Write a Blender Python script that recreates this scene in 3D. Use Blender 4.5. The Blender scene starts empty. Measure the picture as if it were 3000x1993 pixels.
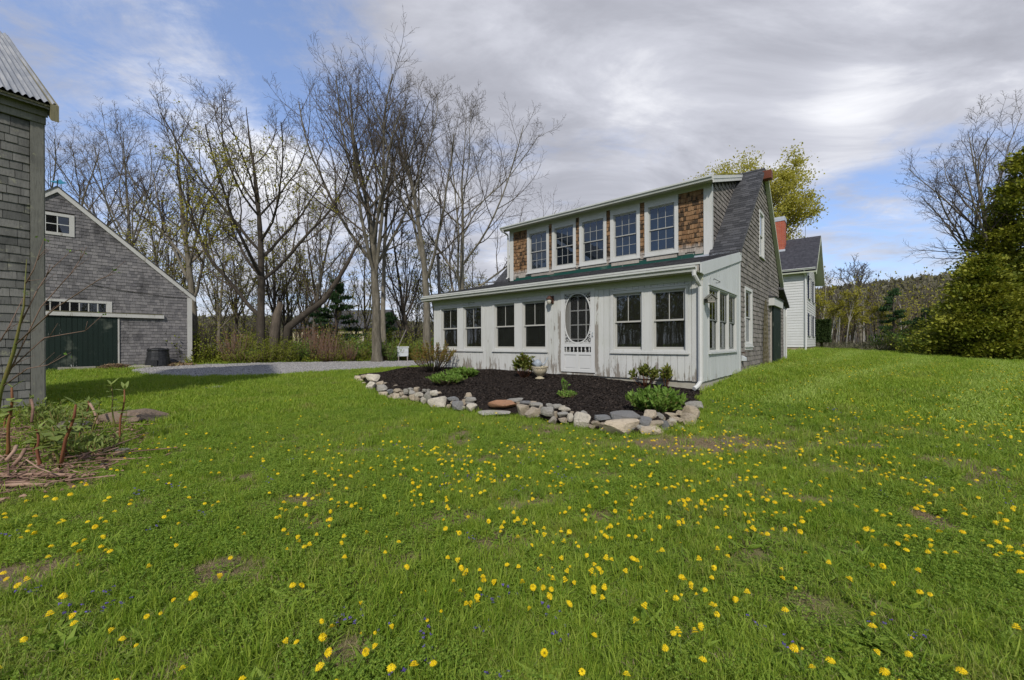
import bpy, bmesh, math, random
import numpy as np
from mathutils import Vector, Matrix

# ---------------------------------------------------------------- camera, sky, sun, exposure
SC = bpy.context.scene
COL = SC.collection
F = 1197.0                      # focal length in pixels of a 3000 px wide picture
cd = bpy.data.cameras.new('camera'); cam = bpy.data.objects.new('camera', cd); COL.objects.link(cam)
cam.location = (0, 0, 1.2)
cam.rotation_euler = (math.radians(90), 0.0037, 0)
cd.sensor_width = 36; cd.lens = 36 * F / 3000.0
cd.shift_y = 10.5 / 3000.0
cd.clip_start = 0.05; cd.clip_end = 3000
SC.camera = cam
SC.view_settings.view_transform = 'Standard'; SC.view_settings.look = 'None'
SC.view_settings.exposure = 0.58; SC.view_settings.gamma = 1.0
SC.cycles.max_bounces = 6; SC.cycles.transparent_max_bounces = 12
SC.cycles.diffuse_bounces = 3; SC.cycles.glossy_bounces = 3
SC.cycles.caustics_reflective = False; SC.cycles.caustics_refractive = False

SUN_EL = math.radians(41); SUN_DIR = Vector((0.07, 1.0, 0)).normalized()   # way the light travels over the ground
sl = bpy.data.lights.new('sun', 'SUN'); so = bpy.data.objects.new('sun', sl); COL.objects.link(so)
sl.energy = 2.35; sl.angle = math.radians(2.0); sl.color = (1.0, 0.95, 0.87)
ld = Vector((SUN_DIR.x * math.cos(SUN_EL), SUN_DIR.y * math.cos(SUN_EL), -math.sin(SUN_EL)))
so.rotation_euler = ld.to_track_quat('-Z', 'Y').to_euler(); so.location = (0, -20, 30)


class NB:
    """small node-graph builder"""
    def __init__(s, nt):
        s.nt = nt; nt.nodes.clear()
    def n(s, t, ins=None, **props):
        nd = s.nt.nodes.new(t)
        for k, v in props.items(): setattr(nd, k, v)
        for k, v in (ins or {}).items():
            if isinstance(v, bpy.types.NodeSocket): s.nt.links.new(v, nd.inputs[k])
            else: nd.inputs[k].default_value = v
        return nd
    def m(s, op, a, b=0.0, c=0.0, clamp=False):
        nd = s.n('ShaderNodeMath', {0: a, 1: b, 2: c}, operation=op); nd.use_clamp = clamp
        return nd.outputs[0]
    def vm(s, op, a, b=(0, 0, 0)):
        nd = s.n('ShaderNodeVectorMath', {0: a, 1: b}, operation=op)
        return nd.outputs['Value'] if op in ('DOT_PRODUCT', 'LENGTH') else nd.outputs[0]
    def noise(s, vec, scale, detail=4, rough=0.55, dist=0.0, col=False):
        nd = s.n('ShaderNodeTexNoise', {'Vector': vec, 'Scale': scale, 'Detail': detail, 'Roughness': rough, 'Distortion': dist})
        return nd.outputs['Color' if col else 'Fac']
    def ramp(s, fac, stops):
        nd = s.n('ShaderNodeValToRGB', {'Fac': fac}); e = nd.color_ramp.elements
        while len(e) < len(stops): e.new(0.5)
        for i, (p, c) in enumerate(stops):
            e[i].position = p; e[i].color = (*c, 1) if len(c) == 3 else c
        return nd.outputs['Color']
    def step(s, fac, a, b):
        return s.n('ShaderNodeMapRange', {'Value': fac, 'From Min': a, 'From Max': b}, interpolation_type='SMOOTHSTEP').outputs[0]
    def mix(s, fac, a, b, blend='MIX'):
        nd = s.n('ShaderNodeMix', data_type='RGBA', blend_type=blend)
        for i, v in ((0, fac), (6, a), (7, b)):
            if isinstance(v, bpy.types.NodeSocket): s.nt.links.new(v, nd.inputs[i])
            else: nd.inputs[i].default_value = v if i == 0 else ((*v, 1) if len(v) == 3 else v)
        return nd.outputs[2]
    def scl(s, vec, v):
        return s.n('ShaderNodeMapping', {'Vector': vec, 'Scale': v}).outputs[0]
    def bump(s, h, strength=0.5, dist=0.01, normal=None):
        d = {'Height': h, 'Strength': strength, 'Distance': dist}
        if normal is not None: d['Normal'] = normal
        return s.n('ShaderNodeBump', d).outputs[0]


W = bpy.data.worlds.new('World'); SC.world = W; W.use_nodes = True
SKY_STR = 0.13
def dir_of(px, py):                        # direction of a point of the sky
    return Vector(((px - 1500) / F, 1, (1007 - py) / F)).normalized()
COVER = ((860, 200, 60, -0.55), (640, 20, 140, -0.25), (950, 340, 160, -0.35), (520, 90, 130, 0.22), (1150, 120, 60, 0.14), (250, 300, 40, -0.30), (830, 470, 120, 0.55),
         (1750, 200, 7, 0.22), (2500, 280, 30, 0.14), (2640, 600, 160, -0.30), (2470, 700, 260, -0.24), (2850, 500, 180, -0.12), (2780, 760, 200, -0.10), (2900, 330, 30, 0.12), (700, 700, 30, 0.10))
LIT = ((830, 450, 90, 0.45), (520, 90, 120, 0.30), (1450, 120, 40, 0.10), (1750, 180, 9, -0.04), (2520, 290, 250, 0.30), (1900, 420, 60, 0.20), (2330, 640, 60, 0.15), (1500, 1000, 12, 0.14))
def build_sky():
    b = NB(W.node_tree)
    d = b.vm('NORMALIZE', b.n('ShaderNodeTexCoord').outputs['Generated'])
    sky = b.n('ShaderNodeTexSky', sky_type='NISHITA')
    sky.sun_disc = False; sky.sun_elevation = SUN_EL
    sky.sun_rotation = math.atan2(-SUN_DIR.x, -SUN_DIR.y)
    sky.air_density = 1.0; sky.dust_density = 0.6; sky.ozone_density = 2.5
    blue = b.mix(0.30, b.mix(1.0, sky.outputs[0], (0.72, 0.80, 0.98), 'MULTIPLY'), (2.6, 3.3, 4.8))
    sp = b.n('ShaderNodeSeparateXYZ', {0: d})
    z = b.m('ADD', b.m('MAXIMUM', sp.outputs[2], 0.0), 0.16)
    inv = b.m('DIVIDE', 1.0, z)
    pl = b.vm('MULTIPLY', d, b.n('ShaderNodeCombineXYZ', {0: inv, 1: inv, 2: 1.0}).outputs[0])
    wisp = b.n('ShaderNodeMapping', {'Vector': pl, 'Rotation': (0, 0, 0.5), 'Scale': (0.55, 1.15, 0.6)}).outputs[0]
    n1 = b.noise(wisp, 1.15, 9, 0.60, 0.5)
    n2 = b.noise(pl, 3.4, 11, 0.70, 0.35)
    cover = b.m('ADD', b.m('MULTIPLY', n1, 1.05), b.m('MULTIPLY', n2, 0.55))
    def blob(px, py, k, amp):
        dt = b.vm('DOT_PRODUCT', d, tuple(dir_of(px, py)))
        return b.m('MULTIPLY', b.m('EXPONENT', b.m('MULTIPLY', b.m('SUBTRACT', dt, 1.0), k)), amp)
    for px, py, k, amp in COVER: cover = b.m('ADD', cover, blob(px, py, k, amp))
    mask = b.step(cover, 0.58, 0.98)
    veil = b.m('MULTIPLY', b.step(b.m('ADD', b.m('MULTIPLY', n2, 0.6), b.m('MULTIPLY', b.noise(b.n('ShaderNodeMapping', {'Vector': pl, 'Rotation': (0, 0, 0.15), 'Scale': (0.5, 2.2, 1)}).outputs[0], 1.6, 8, 0.6, 0.3), 0.6)), 0.50, 0.78), 0.85)
    mask = b.m('MAXIMUM', mask, veil)
    n3 = b.noise(b.n('ShaderNodeMapping', {'Vector': pl, 'Location': (3.1, 1.7, 0.2), 'Rotation': (0, 0, -0.55), 'Scale': (0.75, 1.3, 0.8)}).outputs[0], 1.7, 9, 0.60, 0.6)
    lit = b.m('ADD', b.m('MULTIPLY', b.m('SUBTRACT', n3, 0.5), 1.5), 0.5)
    for px, py, k, amp in LIT: lit = b.m('ADD', lit, blob(px, py, k, amp))
    cc = b.ramp(lit, [(0.20, (1.95, 2.0, 2.30)), (0.48, (2.55, 2.62, 2.98)), (0.68, (3.3, 3.38, 3.78)), (0.95, (5.1, 5.15, 5.4))])
    col = b.mix(mask, blue, cc)
    haze = b.m('MULTIPLY', b.m('POWER', b.m('SUBTRACT', 1.0, b.m('MAXIMUM', sp.outputs[2], 0.0)), 9.0), 0.55)
    col = b.mix(haze, col, (4.6, 4.8, 5.3))
    bg = b.n('ShaderNodeBackground', {'Color': col, 'Strength': SKY_STR})
    o = b.n('ShaderNodeOutputWorld', {'Surface': bg.outputs[0]})
build_sky()
# ---------------------------------------------------------------- helpers
def tag(o, label=None, cat=None, group=None, kind=None):
    if label: o['label'] = label
    if cat: o['category'] = cat
    if group: o['group'] = group
    if kind: o['kind'] = kind
    return o
def thing(name, label, cat, loc=(0, 0, 0), rotz=0.0, group=None):
    o = bpy.data.objects.new(name, None); COL.objects.link(o)
    o.location = loc; o.rotation_euler = (0, 0, rotz); o.empty_display_size = 0.2
    return tag(o, label, cat, group)
def link(name, me, parent=None, loc=None, rot=None, scale=None):
    o = bpy.data.objects.new(name, me); COL.objects.link(o)
    if parent is not None: o.parent = parent
    if loc is not None: o.location = loc
    if rot is not None: o.rotation_euler = rot
    if scale is not None: o.scale = scale
    return o
def copy_tree(o, parent=None):
    c = o.copy(); COL.objects.link(c); c.parent = parent
    for ch in list(o.children): copy_tree(ch, c)
    return c
def np_mesh(name, V, Fc, mat=None, smooth=False, tint=None):
    """V (n,3); Fc: list of equal-length index arrays (faces)"""
    V = np.asarray(V, dtype=np.float32); me = bpy.data.meshes.new(name)
    if not isinstance(Fc, (list, tuple)): Fc = [Fc]
    Fc = [np.asarray(f, dtype=np.int32) for f in Fc if len(f)]
    nl = sum(f.size for f in Fc); nf = sum(f.shape[0] for f in Fc)
    me.vertices.add(len(V)); me.vertices.foreach_set('co', V.ravel())
    me.loops.add(nl); me.loops.foreach_set('vertex_index', np.concatenate([f.ravel() for f in Fc]))
    me.polygons.add(nf)
    tot = np.concatenate([np.full(f.shape[0], f.shape[1], np.int32) for f in Fc])
    st = np.concatenate([[0], np.cumsum(tot)[:-1]]).astype(np.int32)
    me.polygons.foreach_set('loop_start', st); me.polygons.foreach_set('loop_total', tot)
    if smooth: me.polygons.foreach_set('use_smooth', np.ones(nf, bool))
    if tint is not None:
        a = me.attributes.new('tint', 'FLOAT', 'POINT'); a.data.foreach_set('value', np.asarray(tint, np.float32))
    else: pass
    me.update(calc_edges=True)
    if not smooth: me.shade_flat()
    if mat: me.materials.append(mat)
    return me
BOXF = [(0, 1, 3, 2), (4, 6, 7, 5), (0, 4, 5, 1), (2, 3, 7, 6), (0, 2, 6, 4), (1, 5, 7, 3)]
ID3 = lambda a, d, z: (a, -d, z)              # wall facing local -y
class MB:
    def __init__(s): s.v = []; s.f = []; s.t = []
    def box(s, x0, x1, y0, y1, z0, z1, t=0.0):
        return s.boxm(lambda a, b, c: (a, b, c), x0, x1, y0, y1, z0, z1, t)
    def boxm(s, mp, a0, a1, d0, d1, z0, z1, t=0.0):
        i = len(s.v)
        for a in (a0, a1):
            for d in (d0, d1):
                for z in (z0, z1): s.v.append(mp(a, d, z))
        s.f += [tuple(i + k for k in q) for q in BOXF]; s.t += [t] * 8
        return s
    def prism(s, pts, vec, t=0.0):
        """polygon (3D points) swept by vec"""
        i = len(s.v); n = len(pts); vec = Vector(vec)
        s.v += [tuple(p) for p in pts] + [tuple(Vector(p) + vec) for p in pts]
        s.f.append(tuple(range(i, i + n))); s.f.append(tuple(range(i + 2 * n - 1, i + n - 1, -1)))
        for k in range(n):
            j = (k + 1) % n; s.f.append((i + k, i + n + k, i + n + j, i + j))
        s.t += [t] * (2 * n); return s
    def tube(s, pts, r, n=8, t=0.0, cap=True):
        pts = [Vector(p) for p in pts]; rr = r if isinstance(r, (list, tuple)) else [r] * len(pts)
        i = len(s.v); ref = Vector((0.13, 0.2, 1)).normalized()
        for k, p in enumerate(pts):
            d = (pts[min(k + 1, len(pts) - 1)] - pts[max(k - 1, 0)]).normalized()
            if abs(d.dot(ref)) > 0.97: ref = Vector((1, 0.1, 0)).normalized()
            u = d.cross(ref).normalized(); w = d.cross(u)
            for q in range(n):
                a = 2 * math.pi * q / n
                s.v.append(tuple(p + (u * math.cos(a) + w * math.sin(a)) * rr[k]))
        for k in range(len(pts) - 1):
            for q in range(n):
                q2 = (q + 1) % n
                s.f.append((i + k * n + q, i + k * n + q2, i + (k + 1) * n + q2, i + (k + 1) * n + q))
        if cap:
            s.f.append(tuple(i + q for q in range(n))); s.f.append(tuple(i + (len(pts) - 1) * n + q for q in range(n)))
        s.t += [t] * (n * len(pts)); return s
    def lathe(s, prof, n=24, c=(0, 0)):
        i = len(s.v)
        for r, z in prof:
            for q in range(n):
                a = 2 * math.pi * q / n; s.v.append((c[0] + r * math.cos(a), c[1] + r * math.sin(a), z))
        for k in range(len(prof) - 1):
            for q in range(n):
                q2 = (q + 1) % n; s.f.append((i + k * n + q, i + k * n + q2, i + (k + 1) * n + q2, i + (k + 1) * n + q))
        s.f.append(tuple(i + q for q in range(n))); s.f.append(tuple(i + (len(prof) - 1) * n + q for q in range(n)))
        s.t += [0.0] * (n * len(prof)); return s
    def mesh(s, name, mat, smooth=False, bevel=0.0):
        me = bpy.data.meshes.new(name); me.from_pydata(s.v, [], s.f)
        a = me.attributes.new('tint', 'FLOAT', 'POINT'); a.data.foreach_set('value', np.array(s.t, np.float32))
        bm = bmesh.new(); bm.from_mesh(me); bmesh.ops.recalc_face_normals(bm, faces=bm.faces)
        if bevel: bmesh.ops.bevel(bm, geom=list(bm.edges), offset=bevel, segments=1, affect='EDGES')
        bm.to_mesh(me); bm.free()
        if smooth: me.polygons.foreach_set('use_smooth', np.ones(len(me.polygons), bool))
        me.materials.append(mat); return me
    def build(s, name, mat, parent=None, smooth=False, bevel=0.0, **kw):
        return link(name, s.mesh(name, mat, smooth, bevel), parent, **kw)

def gpt(px, py, z=0.0):
    """ground point seen at a place of the photograph, for a surface at height z"""
    hy = 1007 + (1500 - px) * 0.0037
    Y = F * (1.2 - z) / (py - hy); return Vector(((px - 1500) / F * Y, Y, z))

# ---------------------------------------------------------------- the lie of the land
_GP = np.array([(0,0,0),(-6,3,0),(6,3,.03),(-8,9,0),(-12,14,0),(-20,18,.02),(-16,22,.15),(-6,20,0),(-6,30,0),(0,30,.1),(3.82,8.2,.22),
    (3,5.3,.04),(0,7,.02),(-3,10.5,0),(-3.5,14,.15),(6,10.8,.40),(10.5,16.1,.45),(8.5,8,.3),(6,5.5,.1),(18,25,.7),(23,31,.7),(25,24,.24),
    (14,18,.5),(20,15,.2),(0,45,0),(-30,30,.2),(-30,5,0),(30,5,0),(40,45,.5),(0,-10,0),(-25,-5,0),(25,-10,0),(12,9,.28),(-40,50,.2),(45,25,.1)], float)
def _tps():
    P = _GP[:, :2]; n = len(P)
    r = np.linalg.norm(P[:, None] - P[None], axis=2); K = np.where(r > 0, r * r * np.log(np.maximum(r, 1e-9)), 0) + np.eye(n) * 2.0
    A = np.zeros((n + 3, n + 3)); A[:n, :n] = K; A[:n, n] = 1; A[:n, n + 1:] = P; A[n, :n] = 1; A[n + 1:, :n] = P.T
    return np.linalg.solve(A, np.concatenate([_GP[:, 2], [0, 0, 0]]))
_TW = _tps()
def ground_z(x, y):
    x = np.asarray(x, float); y = np.asarray(y, float); sh = x.shape
    x1 = np.clip(x.ravel(), -42, 46); y1 = np.clip(y.ravel(), -12, 52)
    z = _TW[-3] + _TW[-2] * x1 + _TW[-1] * y1
    for i in range(len(_GP)):
        r2 = (x1 - _GP[i, 0]) ** 2 + (y1 - _GP[i, 1]) ** 2
        z = z + _TW[i] * 0.5 * r2 * np.log(np.maximum(r2, 1e-12))
    z = z + 0.012 * np.sin(x1 * 2.1 + 1.3 * np.sin(y1 * 1.1)) * np.cos(y1 * 1.7) + 0.008 * np.sin(x1 * 5.3 + y1 * 3.1)
    return z.reshape(sh)
def gz(x, y): return float(ground_z(np.array([x]), np.array([y]))[0])

def vnoise(x, y, seed=0):
    x = np.asarray(x, float); y = np.asarray(y, float); xi = np.floor(x).astype(np.int64); yi = np.floor(y).astype(np.int64); fx = x - xi; fy = y - yi
    def h(a, b):
        v = (a * 374761393 + b * 668265263 + seed * 974634777) & 0xFFFFFFFF; v = ((v ^ (v >> 13)) * 1274126177) & 0xFFFFFFFF; return ((v ^ (v >> 16)) & 0xFFFF) / 65535.0
    u = fx * fx * (3 - 2 * fx); w = fy * fy * (3 - 2 * fy)
    return (h(xi, yi) * (1 - u) + h(xi + 1, yi) * u) * (1 - w) + (h(xi, yi + 1) * (1 - u) + h(xi + 1, yi + 1) * u) * w
def fbm(x, y, seed=0, oct=4):
    s = 0; a = .5; t = 0
    for k in range(oct): s = s + a * vnoise(x * 2 ** k, y * 2 ** k, seed + k); t += a; a *= .55
    return s / t
LITTER = [(-4.2, 2.75), (-3.75, 3.3), (-3.8, 3.9), (-4.35, 4.6), (-5.0, 5.6), (-6.0, 6.6), (-7.7, 7.4), (-9, 7.0), (-7, 3.0)]
def bare(x, y):
    """0 lush turf .. 1 bare or thatchy ground"""
    b = np.clip((fbm(x * 3.2 + 9, y * 3.2, 3) - .545) / .18, 0, 1) * np.clip((9 - np.hypot(x, y)) / 4, 0, 1)
    d = np.hypot((x - 2.2) / 1.3, (y - 4.75) / .42); b = np.maximum(b, np.clip(1.3 - d, 0, .9))
    return b
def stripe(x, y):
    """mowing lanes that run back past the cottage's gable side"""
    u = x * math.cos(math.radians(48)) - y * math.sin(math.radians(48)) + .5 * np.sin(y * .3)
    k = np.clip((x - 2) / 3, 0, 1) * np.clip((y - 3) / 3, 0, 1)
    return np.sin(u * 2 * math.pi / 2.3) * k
# ---------------------------------------------------------------- materials
MATS = {}
def newmat(name):
    m = bpy.data.materials.new(name); m.use_nodes = True; MATS[name] = m
    return m, NB(m.node_tree)
def finish(m, b, col, rough=0.7, normal=None, spec=0.3, extra=None, disp=None):
    ins = {'Base Color': col if isinstance(col, bpy.types.NodeSocket) else (*col, 1), 'Roughness': rough, 'Specular IOR Level': spec}
    if normal is not None: ins['Normal'] = normal
    ins.update(extra or {})
    p = b.n('ShaderNodeBsdfPrincipled', ins)
    b.n('ShaderNodeOutputMaterial', {'Surface': p.outputs[0]}); return m
def rnd(b):
    """one random number for each piece: object random plus the piece's own tint"""
    t = b.n('ShaderNodeAttribute', attribute_name='tint').outputs['Fac']
    return b.m('FRACT', b.m('ADD', b.n('ShaderNodeObjectInfo').outputs['Random'], t))
def coords(b, kind='Object'): return b.n('ShaderNodeTexCoord').outputs[kind]
def wpos(b): return b.n('ShaderNodeNewGeometry').outputs['Position']

def m_paint(name, col, peel=0.0, dirt=0.25, low=0.45, wood=(0.30, 0.27, 0.23)):
    m, b = newmat(name); P = wpos(b); z = b.n('ShaderNodeSeparateXYZ', {0: P}).outputs[2]; r = rnd(b)
    stretch = b.scl(P, (1, 1, 0.14))
    g = b.noise(stretch, 16, 5, 0.65); g2 = b.noise(b.scl(P, (1, 1, 0.5)), 2.2, 5, 0.6)
    c = b.mix(b.m('MULTIPLY', b.step(g2, 0.42, 0.75), dirt), col, tuple(k * q for k, q in zip(col, (0.68, 0.70, 0.64))))
    c = b.mix(b.m('MULTIPLY', r, 0.20), c, tuple(k * 0.68 for k in col))
    c = b.mix(b.m('MULTIPLY', b.step(b.noise(b.scl(P, (1, 1, 0.06)), 22, 4, 0.6), 0.52, 0.75), dirt * 0.6), c, tuple(k * q for k, q in zip(col, (0.55, 0.55, 0.50))))
    h = b.m('MULTIPLY', g, 0.3)
    if peel > 0:
        hb = b.n('ShaderNodeMapRange', {'Value': z, 'From Min': low, 'From Max': low + 0.6, 'To Min': 0.17, 'To Max': 0.0}).outputs[0]
        v = b.m('ADD', b.m('ADD', b.noise(stretch, 13, 6, 0.7), hb), b.m('MULTIPLY', b.m('SUBTRACT', g2, 0.5), 0.55))
        k = b.step(v, 0.74 - peel * 0.1, 0.80 - peel * 0.1)
        wc = b.mix(b.noise(stretch, 40, 3), wood, tuple(q * 0.55 for q in wood))
        c = b.mix(k, c, wc); h = b.m('SUBTRACT', h, b.m('MULTIPLY', k, 0.9))
        green = b.m('MULTIPLY', b.step(b.noise(P, 1.6, 4), 0.55, 0.75), 0.16)
        c = b.mix(green, c, (0.50, 0.53, 0.42))
    return finish(m, b, c, 0.62, b.bump(h, 0.35, 0.004))
m_paint('white_boards', (0.53, 0.53, 0.504), peel=0.95, dirt=0.5)
m_paint('white_trim', (0.53, 0.53, 0.508), peel=0.25, dirt=0.3, low=-2)
m_paint('sash_grey', (0.33, 0.33, 0.31), dirt=0.15)
m_paint('sash_dark', (0.16, 0.17, 0.155), dirt=0.2)
m_paint('white_door', (0.564, 0.564, 0.547), dirt=0.12)
m_paint('door_trim_worn', (0.53, 0.53, 0.5), peel=1.55, low=1.6)
m_paint('vinyl_grey', (0.414, 0.405, 0.369), dirt=0.12)
m_paint('gutter_white', (0.496, 0.504, 0.466), dirt=0.4)
m_paint('soffit_green', (0.46, 0.48, 0.38), dirt=0.3)
m_paint('farm_white', (0.564, 0.564, 0.552), dirt=0.2)
m_paint('side_white', (0.496, 0.513, 0.504), peel=0.55, low=0.2)
m_paint('barn_trim', (0.468, 0.459, 0.432), peel=1.1, dirt=0.5, low=-2)
m_paint('cream_wall', (0.60, 0.53, 0.36), dirt=0.2)
m_paint('dark_green_door', (0.005, 0.015, 0.011), peel=0.32, dirt=0.5, low=0.0, wood=(0.45, 0.45, 0.42))
m_paint('teal_board', (0.008, 0.060, 0.046), peel=0.9, low=-2, dirt=0.2, wood=(0.55, 0.52, 0.46))
m_paint('shutter_navy', (0.012, 0.018, 0.045), dirt=0.2)

def m_shingle(name, lo, hi, moss=0.15, dark=0.35):
    m, b = newmat(name); r = rnd(b); P = wpos(b)
    st = b.noise(b.scl(P, (1, 1, 0.12)), 55, 4, 0.6); big = b.noise(b.scl(P, (1, 1, 0.6)), 1.4, 5, 0.65)
    c = b.mix(r, lo, hi); c = b.mix(b.m('MULTIPLY', b.step(st, 0.45, 0.72), 0.4), c, tuple(k * 0.45 for k in lo))
    c = b.mix(b.m('MULTIPLY', b.step(big, 0.48, 0.75), dark), c, tuple(k * 0.35 for k in lo))
    c = b.mix(b.m('MULTIPLY', b.step(b.noise(P, 7, 5, 0.7), 0.58, 0.72), moss), c, (0.33, 0.33, 0.21))
    return finish(m, b, c, 0.85, b.bump(st, 0.5, 0.006), 0.15)
m_shingle('shingle_gable', (0.135, 0.122, 0.110), (0.255, 0.232, 0.207), 0.25, 0.35)
m_shingle('shingle_barn', (0.125, 0.120, 0.123), (0.225, 0.213, 0.21), 0.05, 0.85)
m_shingle('shingle_shed', (0.095, 0.095, 0.088), (0.20, 0.194, 0.177), 0.45, 0.75)
m_shingle('old_wood', (0.125, 0.125, 0.11), (0.19, 0.185, 0.16), 0.5, 0.4)
m_shingle('plank_grey', (0.28, 0.255, 0.225), (0.38, 0.345, 0.30), 0.2, 0.2)
m_shingle('fascia_mossy', (0.13, 0.12, 0.07), (0.20, 0.18, 0.11), 0.5, 0.4)
def m_cedar():
    m, b = newmat('shingle_cedar'); r = rnd(b); P = wpos(b); 
    z = b.n('ShaderNodeAttribute', attribute_name='vv').outputs['Fac']              # 0 at the butt, 1 at the head
    h = b.n('ShaderNodeSeparateXYZ', {0: P}).outputs[2]
    st = b.noise(b.scl(P, (1, 1, 0.2)), 60, 4, 0.7)
    c = b.mix(r, (0.145, 0.08, 0.040), (0.255, 0.158, 0.085))
    c = b.mix(b.m('MULTIPLY', b.step(st, 0.4, 0.7), 0.5), c, (0.24, 0.12, 0.05))
    dk = b.m('ADD', b.m('MULTIPLY', b.m('SUBTRACT', st, 0.5), 2.6), b.m('MULTIPLY', b.m('SUBTRACT', 0.55, z), 0.55))
    dk = b.m('ADD', dk, b.m('MULTIPLY', b.m('SUBTRACT', b.m('FRACT', b.m('MULTIPLY', r, 5.7)), 0.55), 1.3))
    c = b.mix(b.m('MULTIPLY', b.step(dk, 0.05, 0.35), 0.92), c, (0.035, 0.026, 0.018))
    grey = b.m('ADD', b.m('MULTIPLY', b.m('SUBTRACT', b.noise(P, 4, 4), 0.5), 0.9), b.n('ShaderNodeMapRange', {'Value': h, 'From Min': 3.75, 'From Max': 4.2, 'To Min': 1.0, 'To Max': 0.0}).outputs[0])
    c = b.mix(b.step(grey, 0.35, 0.75), c, b.mix(r, (0.25, 0.22, 0.19), (0.38, 0.335, 0.29)))
    return finish(m, b, c, 0.85, b.bump(st, 0.6, 0.006), 0.15)
m_cedar()
def m_simple(name, c1, c2, scale=8, rough=0.8, bump=0.4, bd=0.005, spec=0.3, metallic=0.0, stretch=(1, 1, 1), det=5):
    m, b = newmat(name); P = b.scl(coords(b), stretch); f = b.noise(P, scale, det, 0.62)
    f2 = b.m('ADD', b.m('MULTIPLY', f, 0.8), b.m('MULTIPLY', rnd(b), 0.3))
    return finish(m, b, b.mix(b.step(f2, 0.35, 0.8), c1, c2), rough, b.bump(b.noise(P, scale * 4, 4), bump, bd), spec, {'Metallic': metallic})
m_simple('asphalt_roof', (0.030, 0.031, 0.034), (0.085, 0.085, 0.09), 9, 0.92, 0.7, 0.004)
m_simple('farm_roof', (0.026, 0.026, 0.032), (0.065, 0.065, 0.075), 6, 0.92, 0.6, 0.004)
m_simple('concrete', (0.26, 0.24, 0.19), (0.38, 0.36, 0.30), 5, 0.9)
m_simple('pale_stone_base', (0.36, 0.27, 0.21), (0.44, 0.35, 0.29), 5, 0.9)
m_simple('flashing', (0.42, 0.43, 0.45), (0.62, 0.63, 0.64), 5, 0.4, 0.1, 0.002, 0.5, 0.5)
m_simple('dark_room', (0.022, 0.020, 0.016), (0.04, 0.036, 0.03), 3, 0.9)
m_simple('floor_wood', (0.10, 0.085, 0.065), (0.16, 0.14, 0.11), 3, 0.7)
m_simple('curtain', (0.10, 0.105, 0.11), (0.16, 0.165, 0.17), 6, 0.9, stretch=(1, 1, 0.1))
m_simple('black_plastic', (0.012, 0.013, 0.014), (0.03, 0.03, 0.032), 8, 0.45)
m_simple('galvanised', (0.20, 0.23, 0.26), (0.33, 0.37, 0.40), 6, 0.6, 0.2, 0.003, 0.3, 0.15)
m_simple('cast_urn', (0.36, 0.31, 0.21), (0.52, 0.47, 0.36), 14, 0.85, 0.5)
m_simple('bronze', (0.10, 0.05, 0.035), (0.17, 0.09, 0.07), 8, 0.45, 0.2, 0.002, 0.4, 0.4)
m_simple('lamp_glass', (0.45, 0.44, 0.36), (0.60, 0.58, 0.48), 6, 0.25, 0.0)
m_simple('iron', (0.02, 0.02, 0.02), (0.04, 0.035, 0.03), 8, 0.6)
m_simple('rust_box', (0.12, 0.032, 0.014), (0.19, 0.06, 0.026), 9, 0.6)
m_simple('lattice', (0.075, 0.065, 0.035), (0.15, 0.13, 0.075), 8, 0.9)
m_simple('blue_vane', (0.03, 0.19, 0.33), (0.06, 0.28, 0.42), 8, 0.6)
m_simple('straw', (0.20, 0.13, 0.07), (0.38, 0.28, 0.17), 12, 0.95, 1.0, 0.02)
m_simple('box_white', (0.46, 0.49, 0.50), (0.58, 0.60, 0.60), 5, 0.7)
m_simple('pole_wood', (0.14, 0.13, 0.12), (0.24, 0.22, 0.20), 5, 0.9, stretch=(1, 1, 0.1))
m_simple('bark_grey', (0.085, 0.075, 0.055), (0.23, 0.205, 0.16), 7, 0.95, 1.0, 0.03, stretch=(1, 1, 0.25))
m_simple('bark_brown', (0.050, 0.041, 0.031), (0.13, 0.105, 0.08), 7, 0.95, 1.0, 0.03, stretch=(1, 1, 0.25))
m_simple('bark_pale', (0.28, 0.26, 0.22), (0.46, 0.43, 0.38), 5, 0.9, stretch=(1, 1, 0.3))
m_simple('twig', (0.060, 0.046, 0.034), (0.12, 0.095, 0.07), 2, 0.9, 0.0)
m_simple('twig_red', (0.12, 0.075, 0.055), (0.20, 0.135, 0.10), 3, 0.9, 0.0)
m_simple('stalk_green', (0.10, 0.12, 0.02), (0.20, 0.12, 0.05), 6, 0.6, 0.0)
m_simple('stalk_red', (0.14, 0.045, 0.022), (0.19, 0.09, 0.03), 6, 0.7, 0.0)
m_simple('cane_dead', (0.13, 0.070, 0.050), (0.34, 0.225, 0.16), 9, 0.9, 0.3)
def m_corrugated():
    m, b = newmat('corrugated_metal'); P = coords(b); f = b.noise(P, 2.2, 6, 0.65); s = b.noise(b.scl(P, (3, 0.25, 0.25)), 4, 5, 0.6)
    c = b.mix(b.step(s, 0.35, 0.7), (0.22, 0.23, 0.24), (0.36, 0.36, 0.35))
    c = b.mix(b.m('MULTIPLY', b.step(f, 0.60, 0.72), 0.75), c, (0.25, 0.17, 0.10))
    finish(m, b, c, 0.55, b.bump(f, 0.2, 0.004), 0.4, {'Metallic': 0.35})
m_corrugated()
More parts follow.
